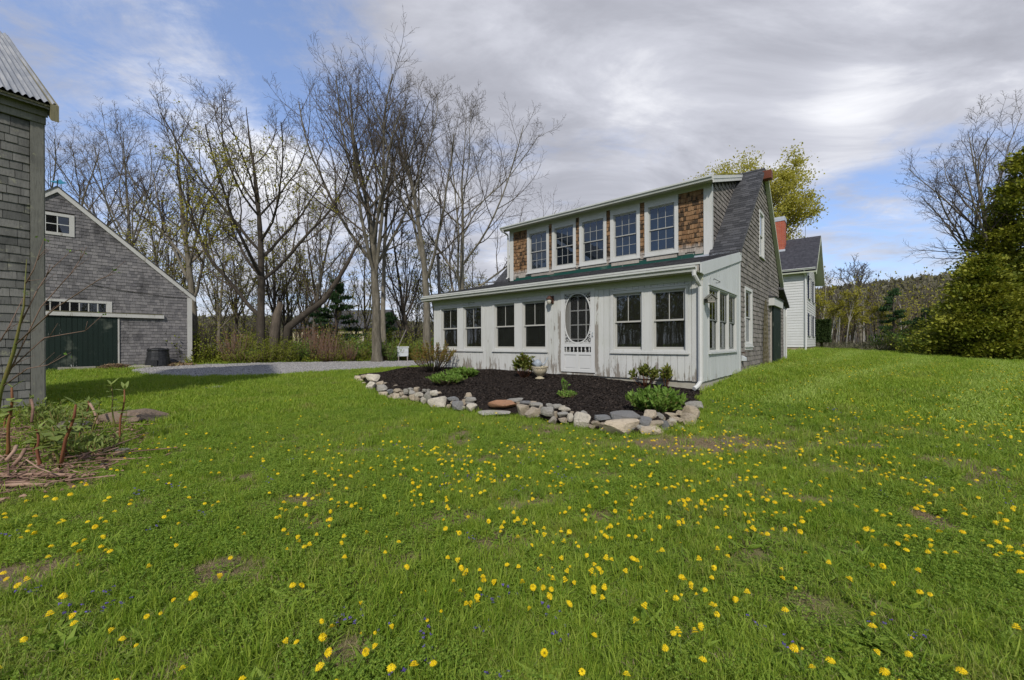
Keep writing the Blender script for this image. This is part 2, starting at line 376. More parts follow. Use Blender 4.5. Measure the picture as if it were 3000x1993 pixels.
def m_brick():
    m, b = newmat('red_brick'); P = coords(b)
    t = b.n('ShaderNodeTexBrick', {'Vector': b.n('ShaderNodeMapping', {'Vector': P, 'Rotation': (math.pi / 2, 0, 0)}).outputs[0], 'Color1': (0.36, 0.065, 0.030, 1), 'Color2': (0.46, 0.11, 0.05, 1),
                                    'Mortar': (0.30, 0.22, 0.18, 1), 'Scale': 1.0, 'Mortar Size': 0.007, 'Brick Width': 0.21, 'Row Height': 0.075})
    c = b.mix(b.m('MULTIPLY', b.noise(P, 3, 4), 0.35), t.outputs[0], (0.27, 0.05, 0.03))
    finish(m, b, c, 0.85, b.bump(t.outputs['Fac'], -0.4, 0.006))
m_brick()
def m_glass(name, tint=(0.010, 0.012, 0.013), opaque=0.35, k=1.0):
    m, b = newmat(name)
    fr = b.m('MULTIPLY', b.m('ADD', b.n('ShaderNodeFresnel', {'IOR': 1.5}).outputs[0], 0.02), k, clamp=True)
    nrm = b.bump(b.noise(coords(b), 1.3, 2), 0.05, 0.02)
    gl = b.n('ShaderNodeBsdfGlossy', {'Color': (0.9, 0.95, 1.0, 1), 'Roughness': 0.02, 'Normal': nrm})
    dk = b.n('ShaderNodeBsdfDiffuse', {'Color': (*tint, 1)}); tr = b.n('ShaderNodeBsdfTransparent', {'Color': (0.86, 0.88, 0.86, 1)})
    bs = b.n('ShaderNodeMixShader', {0: opaque, 1: tr.outputs[0], 2: dk.outputs[0]})
    o = b.n('ShaderNodeMixShader', {0: fr, 1: bs.outputs[0], 2: gl.outputs[0]})
    b.n('ShaderNodeOutputMaterial', {'Surface': o.outputs[0]})
m_glass('glass_porch', (0.030, 0.031, 0.024), 0.40, 1.3)
m_glass('glass_upper', (0.010, 0.015, 0.022), 0.65, 1.15)
m_glass('glass_barn', (0.012, 0.012, 0.013), 0.6, 1.2)
m_glass('glass_blue', (0.008, 0.022, 0.042), 0.92, 1.3)
def m_screen():
    m, b = newmat('insect_screen')
    tr = b.n('ShaderNodeBsdfTransparent'); d = b.n('ShaderNodeBsdfDiffuse', {'Color': (0.035, 0.036, 0.036, 1)})
    o = b.n('ShaderNodeMixShader', {0: 0.22, 1: tr.outputs[0], 2: d.outputs[0]}); b.n('ShaderNodeOutputMaterial', {'Surface': o.outputs[0]})
m_screen()
def m_stone():
    m, b = newmat('fieldstone'); r = b.n('ShaderNodeObjectInfo').outputs['Random']; P = coords(b)
    oc = b.n('ShaderNodeObjectInfo').outputs['Color']
    f = b.noise(P, 9, 6, 0.65); v = b.noise(P, 40, 4, 0.6)
    c = b.mix(b.m('MULTIPLY', r, 0.3), oc, (0.26, 0.23, 0.19))
    c = b.mix(b.m('MULTIPLY', b.step(f, 0.5, 0.75), 0.4), c, (0.20, 0.18, 0.15))
    c = b.mix(b.m('MULTIPLY', b.step(v, 0.56, 0.70), 0.30), c, (0.50, 0.47, 0.40))
    c = b.mix(b.m('MULTIPLY', b.step(b.noise(P, 2.5, 5, 0.7), 0.5, 0.72), 0.35), c, (0.15, 0.135, 0.11))
    finish(m, b, c, 0.9, b.bump(b.m('ADD', f, b.m('MULTIPLY', v, 0.5)), 1.0, 0.05), 0.2)
m_stone()
def m_ground():
    m, b = newmat('lawn_soil'); P = wpos(b)
    f = b.noise(P, 1.1, 6, 0.65); g = b.noise(P, 9, 5, 0.65); q = b.noise(P, 45, 4, 0.7)
    c = b.mix(b.step(g, 0.35, 0.7), (0.10, 0.155, 0.016), (0.16, 0.22, 0.03))
    ba = b.n('ShaderNodeAttribute', attribute_name='bare').outputs['Fac']
    c = b.mix(b.m('MULTIPLY', b.step(b.m('ADD', ba, b.m('MULTIPLY', b.m('SUBTRACT', q, .5), 0.8)), 0.15, 0.7), 0.9), c, b.mix(f, (0.15, 0.105, 0.07), (0.26, 0.19, 0.125)))
    c = b.mix(b.m('MULTIPLY', b.step(q, 0.5, 0.75), 0.4), c, (0.035, 0.04, 0.012))
    finish(m, b, c, 0.95, b.bump(b.m('ADD', g, q), 0.8, 0.03), 0.1)
m_ground()
def m_mulch():
    m, b = newmat('bark_mulch'); P = wpos(b); q = b.noise(P, 60, 5, 0.75); v = b.n('ShaderNodeTexVoronoi', {'Vector': P, 'Scale': 55.0})
    r = rnd(b)
    c = b.mix(b.step(q, 0.4, 0.75), (0.016, 0.012, 0.010), (0.055, 0.042, 0.034)); c = b.mix(b.m('MULTIPLY', b.step(r, 0.3, 1.0), 0.7), c, (0.115, 0.088, 0.070))
    finish(m, b, c, 0.95, b.bump(b.m('ADD', v.outputs['Distance'], q), 0.9, 0.03), 0.15)
m_mulch()
def m_gravel():
    m, b = newmat('gravel'); P = wpos(b); v = b.n('ShaderNodeTexVoronoi', {'Vector': b.scl(P, (1, 1, 0.3)), 'Scale': 22.0}); v2 = b.n('ShaderNodeTexVoronoi', {'Vector': P, 'Scale': 50.0})
    sp = b.n('ShaderNodeSeparateColor', {0: v.outputs['Color']}).outputs[0]
    f = b.noise(P, 0.8, 5)
    c = b.mix(sp, (0.14, 0.137, 0.135), (0.40, 0.385, 0.365)); c = b.mix(b.m('MULTIPLY', b.step(f, 0.5, 0.75), 0.6), c, (0.26, 0.24, 0.21))
    finish(m, b, c, 0.95, b.bump(b.m('ADD', v.outputs['Distance'], v2.outputs['Distance']), -0.9, 0.03), 0.15)
m_gravel()
def m_leaf(name, c1, c2, trans=0.35, dry=None, dryk=0.0, pscale=0.6, rough=0.6):
    m, b = newmat(name); P = wpos(b); r = rnd(b)
    f = b.noise(P, pscale, 4, 0.6)
    k = b.m('ADD', b.m('MULTIPLY', r, 0.6), b.m('MULTIPLY', f, 0.7))
    c = b.mix(b.step(k, 0.3, 1.0), c1, c2)
    if dry:
        c = b.mix(b.m('MULTIPLY', b.step(b.noise(P, 2.4, 5, 0.65), 0.50, 0.70), 0.60), c, (0.095, 0.20, 0.028))
        c = b.mix(b.m('MULTIPLY', b.step(b.noise(b.scl(P, (1.3, 1.3, 0)), 1.7, 5, 0.65), 0.54, 0.72), 0.5), c, (0.31, 0.375, 0.06))
        c = b.mix(b.m('MULTIPLY', b.step(b.m('ADD', b.noise(P, 1.1, 6, 0.65), b.m('MULTIPLY', b.m('FRACT', b.m('MULTIPLY', r, 7.31)), 0.30)), 0.72, 0.92), dryk), c, dry)
    d = b.n('ShaderNodeBsdfPrincipled', {'Base Color': c, 'Roughness': rough, 'Specular IOR Level': 0.22})
    t = b.n('ShaderNodeBsdfTranslucent', {'Color': b.mix(0.5, c, b.mix(1.0, c, (1.3, 1.25, 0.5), 'MULTIPLY'))})
    o = b.n('ShaderNodeMixShader', {0: trans, 1: d.outputs[0], 2: t.outputs[0]})
    b.n('ShaderNodeOutputMaterial', {'Surface': o.outputs[0]})
m_leaf('grass_blade', (0.165, 0.275, 0.022), (0.345, 0.43, 0.060), 0.46, (0.34, 0.27, 0.13), 0.55)
m_leaf('grass_pale', (0.25, 0.36, 0.055), (0.40, 0.49, 0.12), 0.42)  # paler grass copy; carries the sheen of the light mowing lanes as colour
m_leaf('clover_leaf', (0.145, 0.245, 0.028), (0.26, 0.355, 0.05), 0.42)
m_leaf('dry_grass', (0.22, 0.16, 0.09), (0.36, 0.28, 0.17), 0.25)
m_leaf('violet_petal', (0.085, 0.05, 0.26), (0.15, 0.10, 0.42), 0.2)
m_leaf('dandelion_petal', (0.80, 0.55, 0.006), (0.88, 0.68, 0.014), 0.2)
m_leaf('dandelion_stem', (0.10, 0.16, 0.03), (0.16, 0.20, 0.05), 0.2)
m_leaf('leaf_bud', (0.26, 0.24, 0.03), (0.40, 0.37, 0.06), 0.4)
m_leaf('leaf_maple', (0.33, 0.31, 0.045), (0.50, 0.46, 0.10), 0.45, pscale=0.35)
m_leaf('leaf_shrub', (0.13, 0.165, 0.018), (0.27, 0.29, 0.04), 0.4)
m_leaf('leaf_rust', (0.17, 0.075, 0.035), (0.24, 0.13, 0.05), 0.35)
m_leaf('leaf_azalea', (0.22, 0.10, 0.03), (0.19, 0.20, 0.035), 0.3, pscale=3)
m_leaf('leaf_bright', (0.085, 0.165, 0.022), (0.19, 0.29, 0.055), 0.3, pscale=2)
m_leaf('leaf_peony', (0.075, 0.10, 0.015), (0.16, 0.17, 0.03), 0.25, pscale=2)
m_leaf('leaf_knotweed', (0.15, 0.20, 0.045), (0.26, 0.32, 0.09), 0.35, pscale=3)
m_leaf('leaf_thuja', (0.085, 0.115, 0.012), (0.27, 0.275, 0.032), 0.25, pscale=0.5)
m_leaf('leaf_yew', (0.020, 0.040, 0.010), (0.045, 0.070, 0.015), 0.1)
m_leaf('needle_pine', (0.020, 0.055, 0.018), (0.050, 0.095, 0.030), 0.15)
m_leaf('far_leaf', (0.105, 0.098, 0.070), (0.17, 0.158, 0.095), 0.3, pscale=0.08)
m_simple('far_hill', (0.090, 0.086, 0.080), (0.135, 0.122, 0.105), 0.09, 1.0, 0.0, det=8)
M = MATS
# ---------------------------------------------------------------- ground, driveway, mulch bed
def axis(lo, hi, step, far):
    mid = np.arange(lo, hi + step * .5, step); g = [step]; 
    out = [];  p = 0; s = step
    while p < far: s *= 1.35; p += s; out.append(p)
    out = np.array(out); return np.concatenate([lo - out[::-1], mid, hi + out])
def build_ground():
    xs = axis(-40, 44, 0.3, 1400); ys = axis(-8, 50, 0.3, 1400)
    X, Y = np.meshgrid(xs, ys, indexing='ij'); Z = ground_z(X, Y)
    nx, ny = X.shape; V = np.stack([X, Y, Z], -1).reshape(-1, 3)
    i = (np.arange(nx - 1)[:, None] * ny + np.arange(ny - 1)[None]).ravel()
    me = np_mesh('lawn_ground', V, np.stack([i, i + ny, i + ny + 1, i + 1], -1), M['lawn_soil'], True)
    at = me.attributes.new('bare', 'FLOAT', 'POINT'); at.data.foreach_set('value', bare(V[:, 0], V[:, 1]).astype(np.float32))
    tag(link('lawn_ground', me), 'green lawn ground around the buildings', 'lawn', kind='structure')
build_ground()

def in_poly(px, py, poly):
    px = np.asarray(px); py = np.asarray(py); c = np.zeros(px.shape, bool); n = len(poly)
    for i in range(n):
        x1, y1 = poly[i]; x2, y2 = poly[(i + 1) % n]
        if y1 == y2: continue
        c ^= ((y1 > py) != (y2 > py)) & (px < (x2 - x1) * (py - y1) / (y2 - y1) + x1)
    return c
def smooth_poly(poly, it=2):
    for _ in range(it):
        q = []
        for i in range(len(poly)):
            a = Vector(poly[i]); c = Vector(poly[(i + 1) % len(poly)]); q += [tuple(a * .75 + c * .25), tuple(a * .25 + c * .75)]
        poly = q
    return poly
DRIVE = smooth_poly([(-11.3, 14.8), (-9.0, 15.6), (-7.3, 18.0), (-4.5, 22.4), (0, 27.5), (8, 33.5), (8, 40), (0, 35.5), (-5.9, 30), (-12.3, 25.4), (-16.9, 20.9), (-18.2, 19.6), (-15.2, 16.3)])
def build_drive():
    bm = bmesh.new(); vs = [bm.verts.new((x, y, 0)) for x, y in DRIVE]; bm.faces.new(vs)
    bmesh.ops.triangulate(bm, faces=bm.faces)
    for _ in range(4): bmesh.ops.subdivide_edges(bm, edges=[e for e in bm.edges if e.calc_length() > 0.6], cuts=1, use_grid_fill=False); bmesh.ops.triangulate(bm, faces=bm.faces)
    bm.verts.ensure_lookup_table()
    P = np.array([v.co[:] for v in bm.verts]); Z = ground_z(P[:, 0], P[:, 1]) + 0.03
    for v, z in zip(bm.verts, Z): v.co.z = z
    me = bpy.data.meshes.new('gravel_driveway'); bm.to_mesh(me); bm.free(); me.materials.append(M['gravel'])
    tag(link('gravel_driveway', me), 'grey gravel driveway curving past the barn', 'driveway', kind='structure')
    rng = np.random.default_rng(5); ps = []
    x = rng.uniform(-18, 4, 40000); y = rng.uniform(14, 36, 40000); k = in_poly(x, y, DRIVE); x, y = x[k][:9000], y[k][:9000]
    z = ground_z(x, y) + 0.03; s = rng.uniform(.015, .04, len(x)); n = len(x)
    off = np.array([(1, 0, 0), (-.5, .87, 0), (-.5, -.87, 0), (0, 0, .9)])
    a = rng.uniform(0, 6.28, n); ca, sa = np.cos(a), np.sin(a)
    O = off[None] * s[:, None, None] * rng.uniform(.6, 1.3, (n, 4, 1))
    V = np.stack([x[:, None] + O[..., 0] * ca[:, None] - O[..., 1] * sa[:, None], y[:, None] + O[..., 0] * sa[:, None] + O[..., 1] * ca[:, None], z[:, None] + O[..., 2]], -1)
    b = np.arange(n)[:, None] * 4
    Fc = np.concatenate([b + np.array(q) for q in ((0, 1, 3), (1, 2, 3), (2, 0, 3))])
    tag(link('loose_gravel', np_mesh('loose_gravel', V.reshape(-1, 3), Fc, M['gravel'], tint=np.repeat(rng.random(n), 4))), 'loose grey stones strewn over the gravel driveway', 'gravel', kind='stuff')
build_drive()

# ---------------------------------------------------------------- cottage frame
HROT = -math.radians(40.2); H0 = Vector((3.82, 8.197, 0))
CH, SH = math.cos(HROT), math.sin(HROT)
def h2w(x, y): return Vector((H0.x + CH * x - SH * y, H0.y + SH * x + CH * y, 0))
def w2h(X, Y):
    dx, dy = X - H0.x, Y - H0.y; return (CH * dx + SH * dy, -SH * dx + CH * dy)
# front edge of the mulch bed, from its stones
BED_PX = [(75, 240), (200, 300), (300, 345), (400, 365), (520, 380), (620, 405), (740, 425), (830, 435), (950, 450), (1060, 455), (1180, 475), (1300, 500), (1480, 520), (1650, 555),
          (1800, 570), (1950, 565), (2080, 545), (2170, 510)]
BEDW = [gpt(1000 + x * .47437, 1000 + y * .47437, 0.03) for x, y in BED_PX]
BEDH = sorted([w2h(p.x, p.y) for p in BEDW]); _bx = np.array([p[0] for p in BEDH]); _by = np.array([p[1] for p in BEDH])
def bed_front(x): return np.interp(x, _bx, _by)
BX0, BX1 = _bx[0] - 0.15, _bx[-1] + 0.1
def mulch_z(x, y):
    """x, y in the cottage frame"""
    x = np.asarray(x, float); y = np.asarray(y, float); f = bed_front(x)
    X = H0.x + CH * x - SH * y; Y = H0.y + SH * x + CH * y; g = ground_z(X, Y)
    wall = np.interp(x, [-9.5, -8, -5, -3, -1.5, 0.2], [0.40, 0.44, 0.45, 0.42, 0.34, 0.25])
    t = np.clip((y - f) / np.maximum(-f, .1), 0, 1); edge = np.interp(t, [0, .06, 1], [-0.05, 0.10, 0.0]) 
    z = (1 - t) * 0.10 + t * wall + edge * (1 - t)
    z += 0.018 * np.sin(x * 3.1 + y * 2) * np.cos(y * 3.7 - x) 
    side = np.clip(np.minimum(x - BX0, BX1 * (1 - .86 * t) - x) / np.where(x > -1, .22, .5), 0, 1)
    return np.maximum(z * side + (g - .03) * (1 - side), g - 0.03)
def in_bed(hx, hy, m=0.0):
    f = bed_front(hx); t = np.clip((hy - f) / np.maximum(-f, .1), 0, 1); return (hx > BX0 - m) & (hx < BX1 * (1 - .86 * t) + m) & (hy > f - m) & (hy < .05 + m)
def build_bed():
    xs = np.linspace(BX0, BX1, 220); ts = np.linspace(0, 1, 70)
    X, T = np.meshgrid(xs, ts, indexing='ij'); fr = bed_front(X); Yl = fr + (0.02 - fr) * T
    X = np.where(X > 0, X * (1 - .86 * T), X)
    Zl = mulch_z(X, Yl) + np.random.default_rng(2).normal(0, 0.007, X.shape)
    wx = H0.x + CH * X - SH * Yl; wy = H0.y + SH * X + CH * Yl
    V = np.stack([wx, wy, Zl], -1).reshape(-1, 3); ny = len(ts)
    i = (np.arange(len(xs) - 1)[:, None] * ny + np.arange(ny - 1)[None]).ravel()
    tag(link('mulch_bed', np_mesh('mulch_bed', V, np.stack([i, i + ny, i + ny + 1, i + 1], -1), M['bark_mulch'])), 'dark bark mulch bed in front of the porch', 'flower bed', kind='structure')
    rng = np.random.default_rng(3); n = 42000                      # chips lying on it
    x = rng.uniform(BX0 + .2, BX1 - .15, n); t = rng.uniform(0.03, 0.99, n); f = bed_front(x); y = f + (0 - f) * t; x = np.where(x > 0, x * (1 - .86 * t), x); z = mulch_z(x, y) + rng.uniform(0.0, .012, n)
    L = rng.uniform(.008, .020, n); w = rng.uniform(.003, .007, n); a = rng.uniform(0, 6.28, n); tl = rng.uniform(-.5, .5, n)
    wx = H0.x + CH * x - SH * y; wy = H0.y + SH * x + CH * y
    dx, dy = np.cos(a), np.sin(a); q = []
    for sx, sy in ((-1, -1), (1, -1), (1, 1), (-1, 1)):
        q.append(np.stack([wx + sx * L * dx - sy * w * dy, wy + sx * L * dy + sy * w * dx, z + sx * L * tl + .004 * sy], -1))
    V = np.stack(q, 1).reshape(-1, 3); Fc = np.arange(n * 4).reshape(-1, 4)
    tag(link('mulch_chips', np_mesh('mulch_chips', V, Fc, M['bark_mulch'], tint=np.repeat(rng.random(n), 4))), 'loose dark bark chips covering the mulch bed', 'mulch', kind='stuff')
build_bed()

# ---------------------------------------------------------------- shingles, boards, windows
def unit_shingle():
    out = {}
    for nm in ('shingle_gable', 'shingle_barn', 'shingle_shed', 'shingle_cedar', 'asphalt_roof'):
        th = {'asphalt_roof': 0.010}.get(nm, 0.020)
        v = [(0, -.002, 1.12), (1, -.002, 1.12), (1, -th, 0), (0, -th, 0), (0, .004, 1.12), (1, .004, 1.12), (1, .004, 0), (0, .004, 0)]
        f = [(0, 3, 2, 1), (4, 5, 6, 7), (3, 7, 6, 2), (0, 4, 7, 3), (1, 2, 6, 5), (0, 1, 5, 4)]
        me = bpy.data.meshes.new('shingle'); me.from_pydata(v, [], f); me.materials.append(M[nm])
        a = me.attributes.new('vv', 'FLOAT', 'POINT'); a.data.foreach_set('value', np.array([1, 1, 0, 0, 1, 1, 0, 0], np.float32))
        me.update(); out[nm] = me
    return out
USH = unit_shingle()
def shingle_rows(rng, arange, z0, z1, e, wmin, wmax, holes=()):
    """[(a, width, z)] for the courses of a wall; arange(z) is its extent at height z"""
    rows = []; z = z0
    while z < z1 - e * 0.3:
        r = arange(min(z + e * .9, z1))
        if r is not None and r[1] - r[0] > 0.05:
            segs = [r]
            for h0, h1, hz0, hz1 in holes:
                if hz0 < z + e * .55 and hz1 > z + e * .45:
                    ns = []
                    for s0, s1 in segs:
                        if h1 <= s0 or h0 >= s1: ns.append((s0, s1)); continue
                        if h0 > s0: ns.append((s0, h0))
                        if h1 < s1: ns.append((h1, s1))
                    segs = ns
            for s0, s1 in segs:
                a = s0
                while a < s1 - .005:
                    w = rng.uniform(wmin, wmax)
                    if s1 - (a + w) < wmin * .5: w = s1 - a
                    w = min(w, s1 - a); rows.append((a, w, z)); a += w
        z += e
    return rows
def lay_shingles(rows, e, key, parent, mp_loc, rotz, n_obj, rng, gap=.004, jit=.006, stuff_name='shingle_mass', rx=0.0, name='shingle'):
    """first n_obj rows become objects of their own, the rest one joined part"""
    for a, w, z in rows[:n_obj]:
        link(name, USH[key], parent, mp_loc(a + gap * .5, z + rng.uniform(-jit, jit)), (rx, rng.uniform(-.006, .006), rotz), (w - gap, rng.uniform(.75, 1.35), e))
    rest = rows[n_obj:]
    if rest:
        me = USH[key]; U = np.array([v.co[:] for v in me.vertices]); Fq = np.array([p.vertices[:] for p in me.polygons])
        R = np.array(Matrix.Rotation(rotz, 3, 'Z') @ Matrix.Rotation(rx, 3, 'X')); Vs = []
        for a, w, z in rest:
            Vs.append((U * np.array([w - gap, rng.uniform(.75, 1.35), e])) @ R.T + np.array(mp_loc(a + gap * .5, z + rng.uniform(-jit, jit))))
        n = len(rest); V = np.concatenate(Vs); Fc = (Fq[None] + (np.arange(n) * 8)[:, None, None]).reshape(-1, 4)
        o = link(stuff_name, np_mesh(stuff_name, V, Fc, M[key], tint=np.repeat([rng.random() for _ in range(n)], 8)), parent); o['kind'] = 'stuff'
def cut_cells(a0, a1, holes):
    xs = sorted({a0, a1, *[h for q in holes for h in q[:2] if a0 < h < a1]})
    return list(zip(xs[:-1], xs[1:]))
def z_segs(a0, a1, z0, z1, holes):
    m = (a0 + a1) / 2; segs = [(z0, z1)]
    for h0, h1, hz0, hz1 in holes:
        if h0 < m < h1:
            ns = []
            for s0, s1 in segs:
                if hz1 <= s0 or hz0 >= s1: ns.append((s0, s1)); continue
                if hz0 > s0: ns.append((s0, hz0))
                if hz1 < s1: ns.append((hz1, s1))
            segs = ns
    return segs
def panel_wall(name, mp, a0, a1, z0, ztop, holes, parent, mat, d0=-.10, d1=-.004):
    mb = MB(); f = ztop if callable(ztop) else (lambda a: ztop)
    for c0, c1 in cut_cells(a0, a1, holes):
        for s0, s1 in z_segs(c0, c1, z0, 99, holes):
            if s1 < 99: mb.boxm(mp, c0, c1, d0, d1, s0, s1)
            else:
                i = len(mb.v)
                for a in (c0, c1):
                    for d in (d0, d1): mb.v += [mp(a, d, s0), mp(a, d, f(a))]
                mb.f += [tuple(i + k for k in q) for q in BOXF]; mb.t += [0] * 8
    return mb.build(name, mat, parent)
def boards(mp, a0, a1, z0, ztop, holes, parent, mat, w, rng, th=.018):
    f = ztop if callable(ztop) else (lambda a: ztop); a = a0
    while a < a1 - .01:
        b = min(a + w * rng.uniform(.94, 1.06), a1); t = rng.random(); th2 = th + rng.uniform(-.003, .003); zb = z0 + rng.uniform(-.006, .004)
        for c0, c1 in cut_cells(a + .003, b - .003, holes):
            if c1 - c0 < .006: continue
            for s0, s1 in z_segs(c0, c1, zb, 99, holes):
                mb = MB()
                if s1 < 99: mb.boxm(mp, c0, c1, -.002, th2, s0, s1, t)
                else:
                    for q in (c0, c1):
                        for d in (-.002, th2): mb.v += [mp(q, d, s0), mp(q, d, f(q))]
                    mb.f += list(BOXF); mb.t += [t] * 8
                mb.build('board', mat, parent)
        a = b
def window(parent, mp, a0, a1, z0, z1, cas=.07, sill=True, lites=((2, 1), (1, 1)), frame=None, sash=None, glass=None, proud=.035, name='window', head=None, rail=.036, casing=True, mun=.016, inset=.0):
    """double-hung window: casing (the part), two sashes with panes and muntins as sub-parts"""
    frame = frame or M['white_trim']; sash = sash or M['vinyl_grey']; glass = glass or M['glass_porch']
    hd = cas if head is None else head; mb = MB()
    if casing:
        mb.boxm(mp, a0, a0 + cas, 0, proud, z0, z1); mb.boxm(mp, a1 - cas, a1, 0, proud, z0, z1)
        mb.boxm(mp, a0 + cas, a1 - cas, 0, proud - .002, z1 - hd, z1); mb.boxm(mp, a0 + cas, a1 - cas, 0, proud - .002, z0, z0 + cas * .8)
        if sill: mb.boxm(mp, a0 - .015, a1 + .015, 0, proud + .03, z0 - .03, z0 - .002)
    i0, i1, j0, j1 = a0 + cas, a1 - cas, z0 + cas * .8, z1 - hd
    jt = .018
    for q in ((i0 - .002, i0 + jt), (i1 - jt, i1 + .002)): mb.boxm(mp, q[0], q[1], -.085, -.001, j0, j1)
    mb.boxm(mp, i0 + jt, i1 - jt, -.085, -.001, j1 - jt, j1 + .002); mb.boxm(mp, i0 + jt, i1 - jt, -.085, -.001, j0 - .002, j0 + jt)
    wo = mb.build(name, frame, parent)
    i0 += jt; i1 -= jt; j0 += jt; j1 -= jt; zm = (j0 + j1) / 2
    for k, (s0, s1, d) in enumerate(((zm - .018, j1, -.028 - inset), (j0, zm + .018, -.058 - inset))):
        nx, nz = lites[k]; s = MB(); t = .028
        s.boxm(mp, i0, i0 + rail, d - t, d, s0, s1); s.boxm(mp, i1 - rail, i1, d - t, d, s0, s1)
        lo = rail * (1.5 if k else 1.0)
        s.boxm(mp, i0 + rail, i1 - rail, d - t, d - .001, s1 - rail, s1); s.boxm(mp, i0 + rail, i1 - rail, d - t, d - .001, s0, s0 + lo)
        s.build('sash', sash, wo)
        p0, p1, q0, q1 = i0 + rail, i1 - rail, s0 + lo, s1 - rail
        for ix in range(1, nx):
            a = p0 + (p1 - p0) * ix / nx; MB().boxm(mp, a - mun / 2, a + mun / 2, d - .02, d - .006, q0, q1).build('muntin', sash, wo)
        for iz in range(1, nz):
            z = q0 + (q1 - q0) * iz / nz; MB().boxm(mp, p0, p1, d - .019, d - .005, z - mun / 2, z + mun / 2).build('muntin', sash, wo)
        for ix in range(nx):
            for iz in range(nz):
                g0, g1 = p0 + (p1 - p0) * ix / nx, p0 + (p1 - p0) * (ix + 1) / nx; h0, h1 = q0 + (q1 - q0) * iz / nz, q0 + (q1 - q0) * (iz + 1) / nz
                MB().boxm(mp, g0, g1, d - .015, d - .012, h0, h1).build('pane', glass, wo)
    return wo
def gutter(parent, x0, x1, y, z, mat, name='gutter', h=.11, dep=.12):
    """K-profile trough along local x; y = back, z = rim"""
    pr = [(0, 0), (0, -h), (-dep * .62, -h), (-dep * .72, -h * .62), (-dep, -h * .34), (-dep, 0), (-dep + .012, 0), (-dep + .012, -h * .30), (-dep * .68, -h * .56), (-dep * .58, -h + .01), (-.01, -h + .01), (-.01, 0)]
    mb = MB(); mb.prism([(x0, y + a, z + c) for a, c in pr], (x1 - x0, 0, 0)); return mb.build(name, mat, parent)
